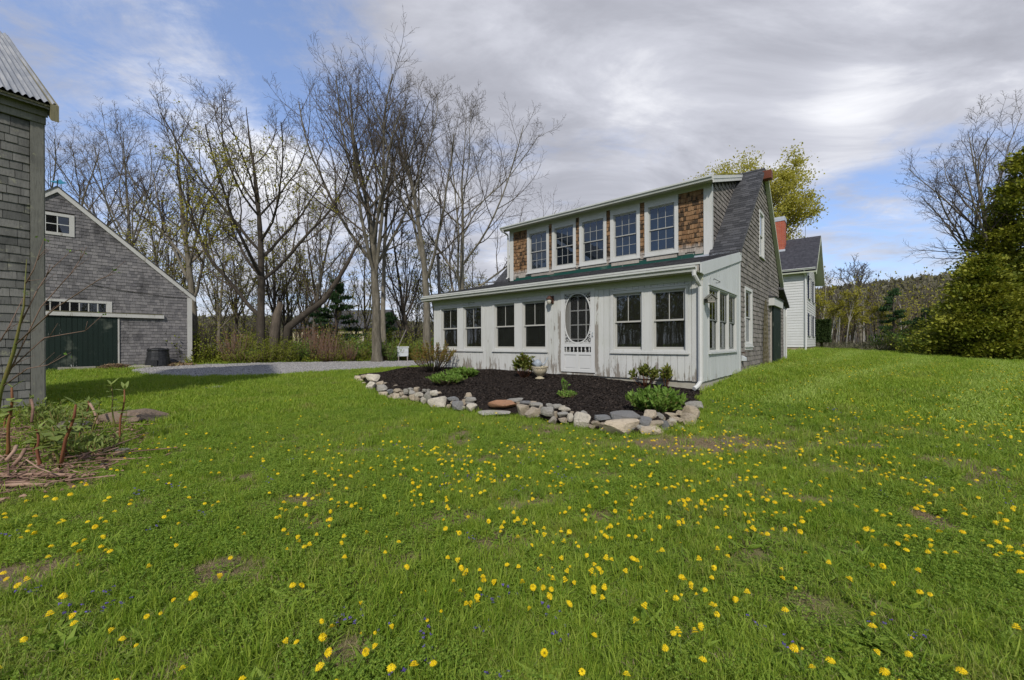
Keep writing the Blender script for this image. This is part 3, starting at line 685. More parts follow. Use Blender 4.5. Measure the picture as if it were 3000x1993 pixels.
# ---------------------------------------------------------------- cottage with glazed porch
RNG = random.Random(11)
def build_cottage():
    C = thing('cottage', 'low shingled cottage with white glazed porch and long shed dormer', 'cottage', H0, HROT)
    FR = lambda a, d, z: (a, -d, z)                       # porch front, a = x
    RS = lambda a, d, z: (d, a, z)                        # right side and gable, a = y
    LS = lambda a, d, z: (-8.36 - d, a, z)
    PL, PD = -8.36, 3.41
    # openings of the porch: (a0, a1, z0, z1)
    units = [(-1.977, -.263, (-1.187, -1.067)), (-5.708, -3.78, (-4.83, -4.666)), (-8.06, -6.116, (-7.167, -7.0))]
    Z0, Z1 = 1.0, 2.385; cs = .065
    holes = [(u[0] + .02, u[1] - .02, Z0 + .02, Z1 - .02) for u in units] + [(-3.40, -2.35, .46, 2.56)]
    MB().box(PL + .02, -.02, .02, PD, 0.0, .418).box(PL + .3, -.021, PD, 10.4, 0, .40).build('foundation', M['concrete'], C)
    MB().box(PL + .11, -.11, .11, PD - .06, .43, .47).build('porch_floor', M['floor_wood'], C)
    w = panel_wall('porch_wall', FR, PL, 0, .42, 2.60, holes, C, M['side_white'])
    boards(FR, PL + .10, -.10, .42, 2.56, holes, w, M['white_boards'], .142, RNG)
    for a0, a1 in ((PL - .018, PL + .10), (-.10, .018)): MB().boxm(FR, a0, a1, -.003, .026, .415, 2.56).build('corner_board', M['white_trim'], C)
    MB().boxm(FR, PL - .05, .022, .002, .032, 2.46, 2.62).build('frieze_board', M['soffit_green'], C)
    sideh = [(.41, 2.925, 1.0, 2.385)]; top = lambda a: 2.70 + .226 * a
    w2 = panel_wall('porch_side_wall', RS, 0, PD - .002, .42, top, sideh, C, M['side_white'], -.10, -.004)
    boards(RS, .02, PD - .1, .42, top, sideh, w2, M['side_white'], .098, RNG, .014)
    MB().boxm(RS, PD - .1, PD - .004, -.003, .028, .42, 3.42).build('corner_board', M['side_white'], C)
    w3 = panel_wall('porch_side_wall', LS, 0, PD - .002, .42, top, [(.5, 2.9, 1.0, 2.385)], C, M['side_white'])
    for k in range(3): window(C, LS, .5 + .8 * k, 1.3 + .8 * k, 1.0, 2.385, .04, False)
    for a0, a1, (m0, m1) in units:
        window(C, FR, a0, m0 + .0, Z0, Z1, .055, False); window(C, FR, m1, a1, Z0, Z1, .055, False)
        MB().boxm(FR, m0 + .001, m1 - .001, -.1, .033, Z0, Z1).build('mullion', M['white_trim'], C)
        MB().boxm(FR, a0 - .02, a1 + .02, .003, .058, Z0 - .035, Z0 - .002).build('sill', M['white_trim'], C)
        MB().boxm(FR, a0 - .015, a1 + .015, .003, .045, Z1 + .002, Z1 + .028).build('head_trim', M['white_trim'], C)
    for k in range(3):
        b0 = .395 + .848 * k; window(C, RS, b0 + (.0 if k == 0 else .003), b0 + .845, 1.0, 2.40, .035, False, lites=((2, 1), (1, 1)), sash=M['sash_dark'], inset=-.02, rail=.03, proud=.025)
    MB().boxm(RS, .38, 2.96, .003, .06, .965, .998).build('sill', M['side_white'], C)
    MB().boxm(RS, .38, 2.96, .003, .05, 2.402, 2.43).build('head_trim', M['side_white'], C)
    # ---- main front wall behind the porch, ceiling, rooms
    iw = MB().box(PL + .12, -.06, PD - .05, PD - .01, .47, 3.42).build('inner_wall', M['shingle_gable'], C)
    rr_ = random.Random(77); lay_shingles(shingle_rows(rr_, lambda z: (PL + .13, -.12), .48, 3.3, .15, .12, .25), .15, 'shingle_gable', iw, lambda a, z: (a, PD - .052, z), 0, 0, rr_)
    IW = lambda a, d, z: (a, PD - .075 - d, z)
    for a in (-7.4, -5.2, -1.7): window(C, IW, a, a + 1.0, 1.25, 2.55, .09, True, lites=((3, 2), (3, 2)), glass=M['glass_upper'], frame=M['vinyl_grey'])
    MB().boxm(IW, -3.7, -2.6, .0, .03, .48, 2.6).build('inner_house_door', M['vinyl_grey'], C)
    # ---- porch roof
    rs = .226; ry0, ry1 = -.22, PD
    zt = lambda y: 2.83 + rs * y
    MB().prism([(PL - .28, ry0, zt(ry0)), (PL - .28, ry1, zt(ry1)), (PL - .28, ry1, zt(ry1) - .09), (PL - .28, ry0, zt(ry0) - .09)], (-PL + .30, 0, 0)).build('porch_roof', M['asphalt_roof'], C)
    th = math.atan(rs); rows = []
    rng = random.Random(4)
    ln = PD / math.cos(th); e = .15; k = 0; z = -.2
    while z < ln - .05:
        a = PL - .28 - rng.uniform(0, .3)
        while a < .0:
            w_ = .31; rows.append((max(a, PL - .28), min(a + w_, .02) - max(a, PL - .28), z)); a += w_
        z += e
    rows = [r for r in rows if r[1] > .03]
    lay_shingles(rows, e, 'asphalt_roof', C, lambda a, s: (a, s * math.cos(th), zt(0) + s * math.sin(th) + .004), 0, 0, rng, .004, .003, 'roof_tabs', -(math.pi / 2 - th))
    MB().box(PL - .28, .0, -.235, -.2205, 2.62, 2.77).build('fascia', M['plank_grey'], C)
    MB().box(PL - .26, .0, -.22, -.034, 2.60, 2.63).build('soffit', M['soffit_green'], C)
    MB().box(PL - .3, .03, -.245, -.2355, 2.745, 2.785).build('drip_edge', M['gutter_white'], C)
    gutter(C, PL - .30, -.03, -.2365, 2.715, M['gutter_white'])
    MB().prism([(.02, -.22, zt(-.22) - .005), (.02, PD, zt(PD) - .005), (.02, PD, zt(PD) - .24), (.02, -.05, zt(-.05) - .26), (.02, -.22, zt(-.22) - .20)], (.03, 0, 0)).build('rake_board', M['side_white'], C)
    # downspout
    d = MB(); x = -.07
    d.tube([(x, -.30, 2.62), (x, -.30, 2.54), (x + .03, -.20, 2.44), (x + .05, -.075, 2.33), (x + .05, -.075, .52), (x + .05, -.09, .42), (x + .02, -.18, .34), (x - .01, -.28, .30)], .042, 8)
    d.build('downspout', M['white_trim'], C)
    # ---- screen door
    D0, D1, DZ0, DZ1 = -3.36, -2.394, .495, 2.525
    tr = MB(); tr.boxm(FR, D0 - .085, D0, -.10, .03, .47, DZ1 + .075); tr.boxm(FR, D1, D1 + .085, -.10, .03, .47, DZ1 + .075); tr.boxm(FR, D0, D1, -.10, .0295, DZ1 + .004, DZ1 + .075)
    tr.boxm(FR, D0 - .085, D1 + .085, -.10, .05, .43, .468); tr.build('door_frame', M['door_trim_worn'], C)
    inn = MB(); inn.boxm(FR, D0, D1, -.075, -.045, .47, DZ1)
    idoor = inn.build('inner_door', M['dark_room'], C)
    gx0, gx1, gz0, gz1 = D0 + .26, D1 - .02, .95, 2.36
    MB().boxm(FR, D0 + .002, D0 + .24, -.044, -.038, .5, DZ1 - .02).boxm(FR, D0 + .24, D1, -.044, -.039, gz1, DZ1 - .02).boxm(FR, D0 + .24, D1, -.044, -.0395, .5, gz0).build('door_face', M['vinyl_grey'], idoor)
    for i in range(4): a = gx0 - .02 + (gx1 - gx0) * i / 3; MB().boxm(FR, a - .014, a + .014, -.044, -.030, gz0, gz1).build('muntin', M['white_trim'], idoor)
    for i in range(5): z = gz0 + (gz1 - gz0) * i / 4; MB().boxm(FR, gx0 - .02, gx1 - .02, -.044, -.031, z - .012, z + .012).build('muntin', M['white_trim'], idoor)
    for i in range(3):
        for j in range(4): MB().boxm(FR, gx0 - .02 + (gx1 - gx0) * i / 3 + .014, gx0 - .02 + (gx1 - gx0) * (i + 1) / 3 - .014, -.0445, -.041, gz0 + (gz1 - gz0) * j / 4 + .012, gz0 + (gz1 - gz0) * (j + 1) / 4 - .012).build('pane', M['glass_porch'], idoor)
    st = .105; d0, d1 = .004, .034
    sd = MB()
    sd.boxm(FR, D0 + .006, D0 + st, d0, d1, DZ0, DZ1 - .006); sd.boxm(FR, D1 - st, D1 - .006, d0, d1, DZ0, DZ1 - .006)
    for z0, z1 in ((DZ0, DZ0 + .07), (.92, .985), (1.115, 1.20), (2.44, DZ1 - .006)): sd.boxm(FR, D0 + st, D1 - st, d0, d1 - .001, z0, z1)
    m = (D0 + D1) / 2; sd.boxm(FR, m - .04, m + .04, d0, d1 - .002, DZ0 + .07, .92)
    door = sd.build('screen_door', M['white_door'], C)
    for p0, p1 in ((D0 + st, m - .04), (m + .04, D1 - st)):
        MB().boxm(FR, p0, p1, d0 + .004, d0 + .012, DZ0 + .07, .92).build('panel', M['white_door'], door)
        MB().boxm(FR, p0 + .03, p1 - .03, d0 + .012, d0 + .022, DZ0 + .10, .89).build('panel', M['white_door'], door)
    for i in range(7):
        a = D0 + st + (D1 - D0 - 2 * st) * (i + .5) / 7
        MB().tube([(a, -.02, .98), (a, -.02, 1.02), (a, -.02, 1.05), (a, -.02, 1.08), (a, -.02, 1.12)], [.010, .010, .017, .010, .010], 6).build('spindle', M['white_door'], door)
    ox, oz = m, (1.20 + 2.44) / 2; rx, rz = (D1 - D0) / 2 - st, .62
    def oval(t):
        c, s = math.cos(t), math.sin(t); return ox + rx * 1.0 * math.copysign(abs(c) ** .85, c), oz + rz * math.copysign(abs(s) ** .85, s)
    ov = MB(); n = 64
    for i in range(n):
        t0, t1 = 2 * math.pi * i / n, 2 * math.pi * (i + 1) / n; q = []
        for t in (t0, t1):
            a, z = oval(t); k = 1 + .045 ; q += [(a, z), (ox + (a - ox) * .945, oz + (z - oz) * .955)]
        for dd in (d1 - .002, d0): pass
        i0 = len(ov.v)
        for a, z in q:
            ov.v += [(a, -(d1 - .002), z), (a, -d0, z)]
        ov.f += [(i0, i0 + 4, i0 + 6, i0 + 2), (i0 + 2, i0 + 6, i0 + 7, i0 + 3), (i0, i0 + 1, i0 + 5, i0 + 4), (i0 + 1, i0 + 3, i0 + 7, i0 + 5)]; ov.t += [0] * 8
    ov.build('oval_rim', M['white_door'], door)
    for sx in (-1, 1):
        for sz in (-1, 1):
            cx, cz = ox + sx * rx, oz + sz * rz
            g = MB()
            def spiral(px, pz, r, turns, ph, dirn):
                pts = []
                for i in range(15):
                    u = i / 14; a = ph + dirn * u * turns * 2 * math.pi; rr = r * (1 - .72 * u); pts.append((px + sx * rr * math.cos(a), -.020, pz + sz * rr * math.sin(a)))
                g.tube(pts, .0075, 5)
            spiral(cx - sx * .065, cz - sz * .07, .055, 1.2, 1.2, 1); spiral(cx - sx * .145, cz - sz * .045, .035, 1.1, 2.2, -1); spiral(cx - sx * .04, cz - sz * .165, .034, 1.1, .6, 1)
            spiral(cx - sx * .028, cz - sz * .25, .026, 1.0, .6, 1); spiral(cx - sx * .20, cz - sz * .028, .022, 1.0, 2.2, -1); spiral(cx - sx * .018, cz - sz * .32, .017, 1, .5, 1)
            g.tube([(cx - sx * .26, -.02, cz - sz * .012), (cx - sx * .1, -.02, cz - sz * .012), (cx - sx * .012, -.02, cz - sz * .012), (cx - sx * .012, -.02, cz - sz * .15), (cx - sx * .012, -.02, cz - sz * .40)], .012, 5)
            g.build('corner_scroll', M['white_door'], door)
    MB().boxm(FR, D0 + st, D1 - st, d0 + .002, d0 + .0035, .985, 2.44).build('screen', M['insect_screen'], door)
    MB().tube([(D1 - .05, -.04, 1.36), (D1 - .05, -.07, 1.38), (D1 - .05, -.07, 1.44), (D1 - .05, -.04, 1.46)], .007, 6).build('handle', M['galvanised'], door)

    # ---- main house: gable wall of grey shingles
    HX0, HX1, y0, y1, yr = -8.5, 0.0, PD, 10.4, 6.9; ez, rz_ = 3.73, 6.84
    sl = (rz_ - ez) / (yr - y0)
    roofz = lambda y: rz_ - sl * abs(y - yr)
    gh = [(6.22, 7.02, 3.96, 5.42), (3.985, 5.0, 1.12, 2.75), (8.32, 9.98, .45, 2.48)]
    gw = panel_wall('gable_wall', RS, y0 + .002, y1, .40, lambda a: roofz(a) - .06, gh, C, M['dark_room'], -.12, -.004)
    # split wall panels at the ridge so that it follows both slopes
    MB().prism([(-.1, y0 + .01, 3.3), (-.1, yr, rz_ - .1), (-.1, y1 - .01, 3.3)], (.088, 0, 0)).build('gable_panel', M['dark_room'], C) if False else None
    def gr(z):
        if z <= ez: return (y0 + .002, y1)
        k = (z - ez) / sl; return (y0 + k, y1 - k) if y1 - k - y0 - k > .1 else None
    srng = random.Random(8); e = .135
    rows = shingle_rows(srng, gr, .42, rz_ - .05, e, .10, .22, gh); rows.sort(key=lambda r: r[0])
    lay_shingles(rows, e, 'shingle_gable', gw, lambda a, z: (.0, a, z), math.pi / 2, 130, srng, .004, .008)
    # gable windows
    wu = window(C, RS, 6.2, 7.04, 3.95, 5.43, .075, True, lites=((1, 1), (1, 1)), inset=-.022, rail=.03, proud=.03, glass=M['glass_blue'], name='window', frame=M['white_trim'], sash=M['white_trim'])
    wl = window(C, RS, 3.966, 5.01, 1.10, 2.757, .09, True, lites=((1, 1), (1, 1)), inset=-.022, rail=.03, proud=.03, glass=M['glass_upper'], frame=M['white_trim'], sash=M['white_trim'])
    MB().boxm(RS, 3.97, 5.005, .003, .03, 1.0, 1.065).build('apron', M['white_trim'], C)
    # rakes
    for s_, mt, w_ in ((1, 'plank_grey', .10), (-1, 'soffit_green', .12)):
        ya, yb = (y0 - .16, yr) if s_ == 1 else (y1 + .28, yr)
        za, zb = roofz(ya) + .0, roofz(yr)
        MB().prism([(.026, ya, za + .04), (.026, yb, zb + .04), (.026, yb, zb - w_ + .04), (.026, ya, za - w_ + .04)], (.034 if s_ == 1 else .12, 0, 0)).build('rake_board', M[mt], C)
    # roof slabs
    def slab(x0, x1, ya, yb, name='roof'):
        return MB().prism([(x0, ya, roofz(ya) + .05), (x0, yb, roofz(yb) + .05), (x0, yb, roofz(yb) - .05), (x0, ya, roofz(ya) - .05)], (x1 - x0, 0, 0)).build(name, M['asphalt_roof'], C)
    DX0, DX1 = -7.97, -.687
    r1 = slab(DX1 - .02, .075, y0 - .16, yr); slab(HX0 - .17, DX0 + .02, y0 - .16, yr); slab(HX0 - .17, .10, y1 + .3, yr)
    MB().tube([(HX0 - .17, yr, rz_ + .06), (.075, yr, rz_ + .06)], .05, 6).build('ridge_cap', M['asphalt_roof'], C)
    tm = math.atan(sl); rng = random.Random(9); ln = (yr - y0 + .16) / math.cos(tm); rows = []; z = 0.0; e = .135
    while z < ln - .06:
        a = DX1 - .02 - rng.uniform(0, .25)
        while a < .07:
            A0, A1 = max(a, DX1 - .02), min(a + rng.choice((.17, .22, .30)), .075)
            if A1 - A0 > .03: rows.append((A0, A1 - A0, z))
            a = max(A1, a + .1)
        z += e
    base_y, base_z = y0 - .16, roofz(y0 - .16) + .052
    lay_shingles(rows, e, 'asphalt_roof', r1, lambda a, s: (a, base_y + s * math.cos(tm), base_z + s * math.sin(tm)), 0, 290, rng, .005, .003, 'roof_tabs', -(math.pi / 2 - tm), 'roof_shingle')
    MB().box(DX1 + .05, .06, y0 - .19, y0 - .13, roofz(y0 - .16) - .075, roofz(y0 - .16) - .045).build('eave_trim', M['white_trim'], C)
    MB().box(DX1 - .4, .03, y0 - .16, y0 - .03, 3.56, 3.625).build('flashing', M['flashing'], C)
    # left gable end (seen from the side only) and back wall
    MB().prism([(HX0, y0, .4), (HX0, y0, ez), (HX0, yr, rz_ - .06), (HX0, y1, ez), (HX0, y1, .4)], (.1, 0, 0)).build('end_wall', M['shingle_gable'], C)
    MB().box(HX0 + .1, -.12, y1 - .1, y1, .4, ez - .05).build('rear_wall', M['shingle_gable'], C)
    # ---- dormer
    DF = lambda a, d, z: (a, y0 - d, z)
    wins = [(-7.10, -6.107), (-5.969, -4.984), (-4.846, -3.837), (-3.698, -2.711), (-2.561, -1.565)]
    dh = [(a + .05, b - .05, 3.86, 5.42) for a, b in wins]
    dw = panel_wall('dormer_wall', DF, DX0, DX1, 3.58, 5.66, dh, C, M['plank_grey'])
    crng = random.Random(21); gaps = [(-7.776, -7.10)] + [(wins[i][1], wins[i + 1][0]) for i in range(4)] + [(-1.565, -.8766)]
    e = .131
    for g0, g1 in gaps:
        wide = g1 - g0 > .3
        rows = shingle_rows(crng, lambda z: (g0 + .004, g1 - .004), 3.775, 5.49, e, .045 if wide else .05, .10 if wide else .12)
        lay_shingles(rows, e, 'shingle_cedar', dw, lambda a, z: (a, y0 - .002, z), 0, 999, crng, .004, .007)
    MB().boxm(DF, DX0, DX1, .002, .022, 3.60, 3.725).build('teal_board', M['teal_board'], C)
    for a0, a1 in ((-7.75, -7.66), (-6.9, -6.2), (-5.9, -5.0), (-1.56, -1.38), (-1.1, -.9), (-2.5, -1.6), (-6.2, -5.9), (-7.5, -7.2), (-4.8, -3.8), (-3.66, -2.74)):
        MB().boxm(DF, a0, a1, .004, .034, 3.725 + RNG.uniform(-.06, .0), 3.80).build('under_sill', M['plank_grey'], C)
    MB().boxm(DF, DX0, DX1 + .02, .004, .030, 5.492, 5.66).build('frieze_board', M['white_trim'], C)
    for a0, a1 in ((DX0 - .0, -7.776), (-.8766, DX1)): MB().boxm(DF, a0, a1, .003, .034, 3.63, 5.492).build('corner_board', M['white_trim'], C)
    for a, b in wins:
        window(C, DF, a, b, 3.84, 5.494, .105, False, lites=((3, 2), (3, 2)), glass=M['glass_upper'], sash=M['sash_grey'], head=.20, mun=.014, rail=.032)
        MB().boxm(DF, a - .02, b + .02, .004, .065, 3.80, 3.838).build('sill', M['white_trim'], C)
    MB().box(DX0 + .1, DX1 - .1, y0 + .35, y0 + .36, 3.6, 5.5).build('blind', M['curtain'], C)
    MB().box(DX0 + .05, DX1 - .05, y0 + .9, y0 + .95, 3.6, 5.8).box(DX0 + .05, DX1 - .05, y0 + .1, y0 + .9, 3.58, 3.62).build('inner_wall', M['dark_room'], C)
    # dormer cheeks
    dz = lambda y: 5.64 + .318 * (y - 3.12)
    CK = lambda a, d, z: (DX1 + d, a, z)
    ymain = lambda z: y0 + (z - ez) / sl
    cheek = MB().prism([(DX1 - .08, y0, 3.7), (DX1 - .08, y0, dz(y0) - .05), (DX1 - .08, yr - .03, dz(yr) - .05), (DX1 - .08, yr - .03, rz_ - .1)], (.07, 0, 0)).build('dormer_cheek', M['dark_room'], C)
    MB().prism([(DX0 + .01, y0, 3.7), (DX0 + .01, y0, dz(y0) - .05), (DX0 + .01, yr - .03, dz(yr) - .05), (DX0 + .01, yr - .03, rz_ - .1)], (.07, 0, 0)).build('dormer_cheek', M['shingle_gable'], C)
    def ck(z):
        lo = y0 + .01
        if z > dz(y0) - .16: lo = y0 + (z - dz(y0) + .16) / .318
        hi = ymain(z); return (lo, hi) if hi - lo > .05 else None
    rows = shingle_rows(crng, ck, 3.80, 6.6, .135, .10, .2)
    lay_shingles(rows, .135, 'shingle_gable', cheek, lambda a, z: (DX1, a, z), math.pi / 2, 150, crng, .004, .006)
    MB().boxm(CK, y0 - .03, y0 + .09, -.002, .03, 3.70, dz(y0) - .16).build('corner_board', M['white_trim'], C)
    # dormer roof
    X0, X1 = DX0 - .14, DX1 + .12
    MB().prism([(X0, 3.12, dz(3.12) + .06), (X0, yr, dz(yr) + .06), (X0, yr, dz(yr) - .02), (X0, 3.12, dz(3.12) - .02)], (X1 - X0, 0, 0)).build('dormer_roof', M['asphalt_roof'], C)
    MB().box(X0, X1, 3.105, 3.119, 5.575, 5.655).build('fascia', M['gutter_white'], C)
    MB().box(X0, X1, 3.12, y0 - .036, 5.60, 5.615).build('soffit', M['soffit_green'], C)
    MB().box(X0 - .01, X1 + .01, 3.095, 3.104, 5.64, 5.71).build('drip_edge', M['gutter_white'], C)
    gutter(C, X0 - .02, X1 + .0, 3.093, 5.66, M['gutter_white'])
    for xx, ww in ((X1 - .002, .028), (X0 - .028, .028)):
        MB().prism([(xx, 3.10, dz(3.10) + .045), (xx, 6.75, dz(6.75) + .045), (xx, 6.55, dz(6.55) - .14), (xx, 3.10, dz(3.10) - .14)], (ww, 0, 0)).build('rake_board', M['white_trim'], C)
        MB().prism([(xx - .012, 3.10, dz(3.10) - .03), (xx - .012, 6.68, dz(6.68) - .03), (xx - .012, 6.66, dz(6.66) - .045), (xx - .012, 3.10, dz(3.10) - .045)], (ww + .024, 0, 0)).build('rake_moulding', M['side_white'], C)
    d = MB(); x = DX0 - .04
    d.tube([(x, 3.02, 5.58), (x, 3.05, 5.5), (x, 3.33, 5.42), (x, 3.34, 5.3), (x, 3.34, 3.78), (x - .02, 3.25, 3.70)], .036, 8); d.build('downspout', M['white_trim'], C)
    # ---- beam end at the gable peak
    MB().box(.03, .27, yr - .15, yr + .15, rz_ - .30, rz_ - .04).build('beam_end', M['rust_box'], C)
    # ---- hood and sliding door on the gable side
    MB().box(.0, .19, 7.95, 10.1, 2.50, 2.78).build('door_hood', M['white_trim'], C)
    MB().prism([(.0, 7.92, 2.86), (.23, 7.92, 2.80), (.23, 7.92, 2.782), (.0, 7.92, 2.782)], (0, 2.22, 0)).build('hood_roof', M['asphalt_roof'], C)
    sdoor = MB().box(.075, .115, 8.3, 10.0, .47, 2.50).build('sliding_door', M['dark_green_door'], C)
    for i in range(9): MB().box(.116, .124, 8.3 + i * .189 + .004, 8.3 + (i + 1) * .189 - .004, .48, 2.49).build('plank', M['dark_green_door'], sdoor)
    for y in (8.24, 10.0): MB().box(.002, .06, y, y + .06, .44, 2.49).build('door_jamb', M['plank_grey'], C)
    # ---- low lean-to at the rear corner
    lw = MB().box(-3.2, -.02, y1 + .001, 11.9, .3, 2.72).build('rear_lean_to', M['dark_room'], C)
    rows = shingle_rows(crng, lambda z: (y1 + .01, 11.88), .45, 2.75, .135, .1, .2); lay_shingles(rows, .135, 'shingle_gable', lw, lambda a, z: (-.018, a, z), math.pi / 2, 0, crng)
    MB().prism([(-3.4, y1 - .1, 3.35), (-3.4, 12.15, 2.74), (-3.4, 12.15, 2.66), (-3.4, y1 - .1, 3.27)], (3.58, 0, 0)).build('lean_to_roof', M['asphalt_roof'], C)
    MB().box(.0, .05, 11.84, 11.92, .35, 2.72).build('corner_board', M['side_white'], C)
    MB().tube([(.06, 12.1, 2.66), (.08, 11.95, 2.5), (.08, 11.9, 2.3), (.08, 11.9, .55), (.14, 11.8, .50)], .035, 6).build('downspout', M['white_trim'], C)
    # utility vent by the porch corner
    MB().prism([(.02, 3.50, .86), (.12, 3.50, .80), (.12, 3.50, .72), (.02, 3.50, .72)], (0, .16, 0)).build('dryer_vent', M['box_white'], C)
    MB().tube([(.03, 3.55, .93), (.09, 3.55, .93), (.10, 3.55, .90)], .012, 6).build('tap', M['bronze'], C)
    return C
build_cottage()

def on_house(x, y, z): p = h2w(x, y); return (p.x, p.y, z)
def wall_lantern():
    L = thing('wall_lantern', 'small bronze wall lantern with clear glass beside the screen door', 'lantern', on_house(-3.62, -.02, 2.2), HROT)
    MB().box(-.05, .05, -.03, .018, .03, .22).build('backplate', M['bronze'], L)
    MB().tube([(0, -.02, .17), (0, -.08, .215), (0, -.14, .20)], .012, 6).build('arm', M['bronze'], L)
    MB().lathe([(.012, .205), (.03, .20), (.085, .135), (.085, .125), (.06, .125)], 12, (0, -.14)).build('cap', M['bronze'], L)
    MB().lathe([(.058, .125), (.055, .06), (.042, .01), (.02, .0)], 12, (0, -.14)).build('glass', M['lamp_glass'], L, True)
    g = MB()
    for q in range(6): a = q * math.pi / 3; g.tube([(.06 * math.cos(a), -.14 + .06 * math.sin(a), .13), (.057 * math.cos(a), -.14 + .057 * math.sin(a), .06), (.044 * math.cos(a), -.14 + .044 * math.sin(a), .008)], .005, 4)
    g.build('cage', M['bronze'], L)
wall_lantern()
def birdhouse():
    B_ = thing('birdhouse', 'weathered wooden birdhouse hanging from an iron bracket at the porch corner', 'birdhouse', on_house(.12, .10, 2.02), HROT + .55)
    B_.scale = (.72, .72, .72)
    MB().tube([(.02, -.02, .68), (.0, .0, .64), (0, 0, .22)], .003, 4).build('hanger', M['iron'], B_)
    MB().prism([(-.08, -.11, .0), (.08, -.11, .0), (.11, -.11, .10), (0, -.11, .20), (-.11, -.11, .10)], (0, .22, 0)).build('box', M['old_wood'], B_)
    for s in (-1, 1): MB().prism([(0, -.145, .225), (s * .155, -.145, .085), (s * .155, -.145, .068), (0, -.145, .205)], (0, .29, 0)).build('roof_board', M['old_wood'], B_)
    MB().box(-.10, .10, -.14, .14, -.018, -.001).build('floor_board', M['plank_grey'], B_)
    MB().tube([(0, -.112, .09), (0, -.114, .09)], .02, 12).build('entrance_hole', M['iron'], B_)
    K = thing('iron_bracket', 'thin black iron bracket screwed to the porch side wall', 'bracket', on_house(.02, .62, 2.5), HROT)
    MB().tube([(0, .35, .02), (.02, .35, .0), (.12, .2, .0), (.14, -.38, .0), (.14, -.40, -.03)], .006, 6).build('rod', M['iron'], K)
birdhouse()
def trellis():
    T = thing('trellis', 'dark diamond lattice fan trellis leaning on the shingled gable wall', 'trellis', on_house(.06, 6.9, .44), HROT)
    n = 9
    def half(z): return .52 - .30 * min(z / 2.2, 1) if z < 1.7 else max(.03, .29 - (z - 1.7) * .55)
    for s in (-1, 1):
        for i in range(-7, 16):
            a0 = -.6 + i * .17; pts = []
            for k in range(40):
                z = k * .055; y = s * (a0 - .6 + z * .55)
                if abs(y) <= half(z): pts.append((.012 * (1 + s) * .8, y, z))
            if len(pts) > 2: MB().tube([pts[0], pts[-1]], .008, 4).build('lath', M['lattice'], T)
    for s in (-1, 1): MB().tube([(.02, s * half(z), z) for z in (0, .8, 1.7, 2.16)], .013, 4).build('rail', M['lattice'], T)
trellis()

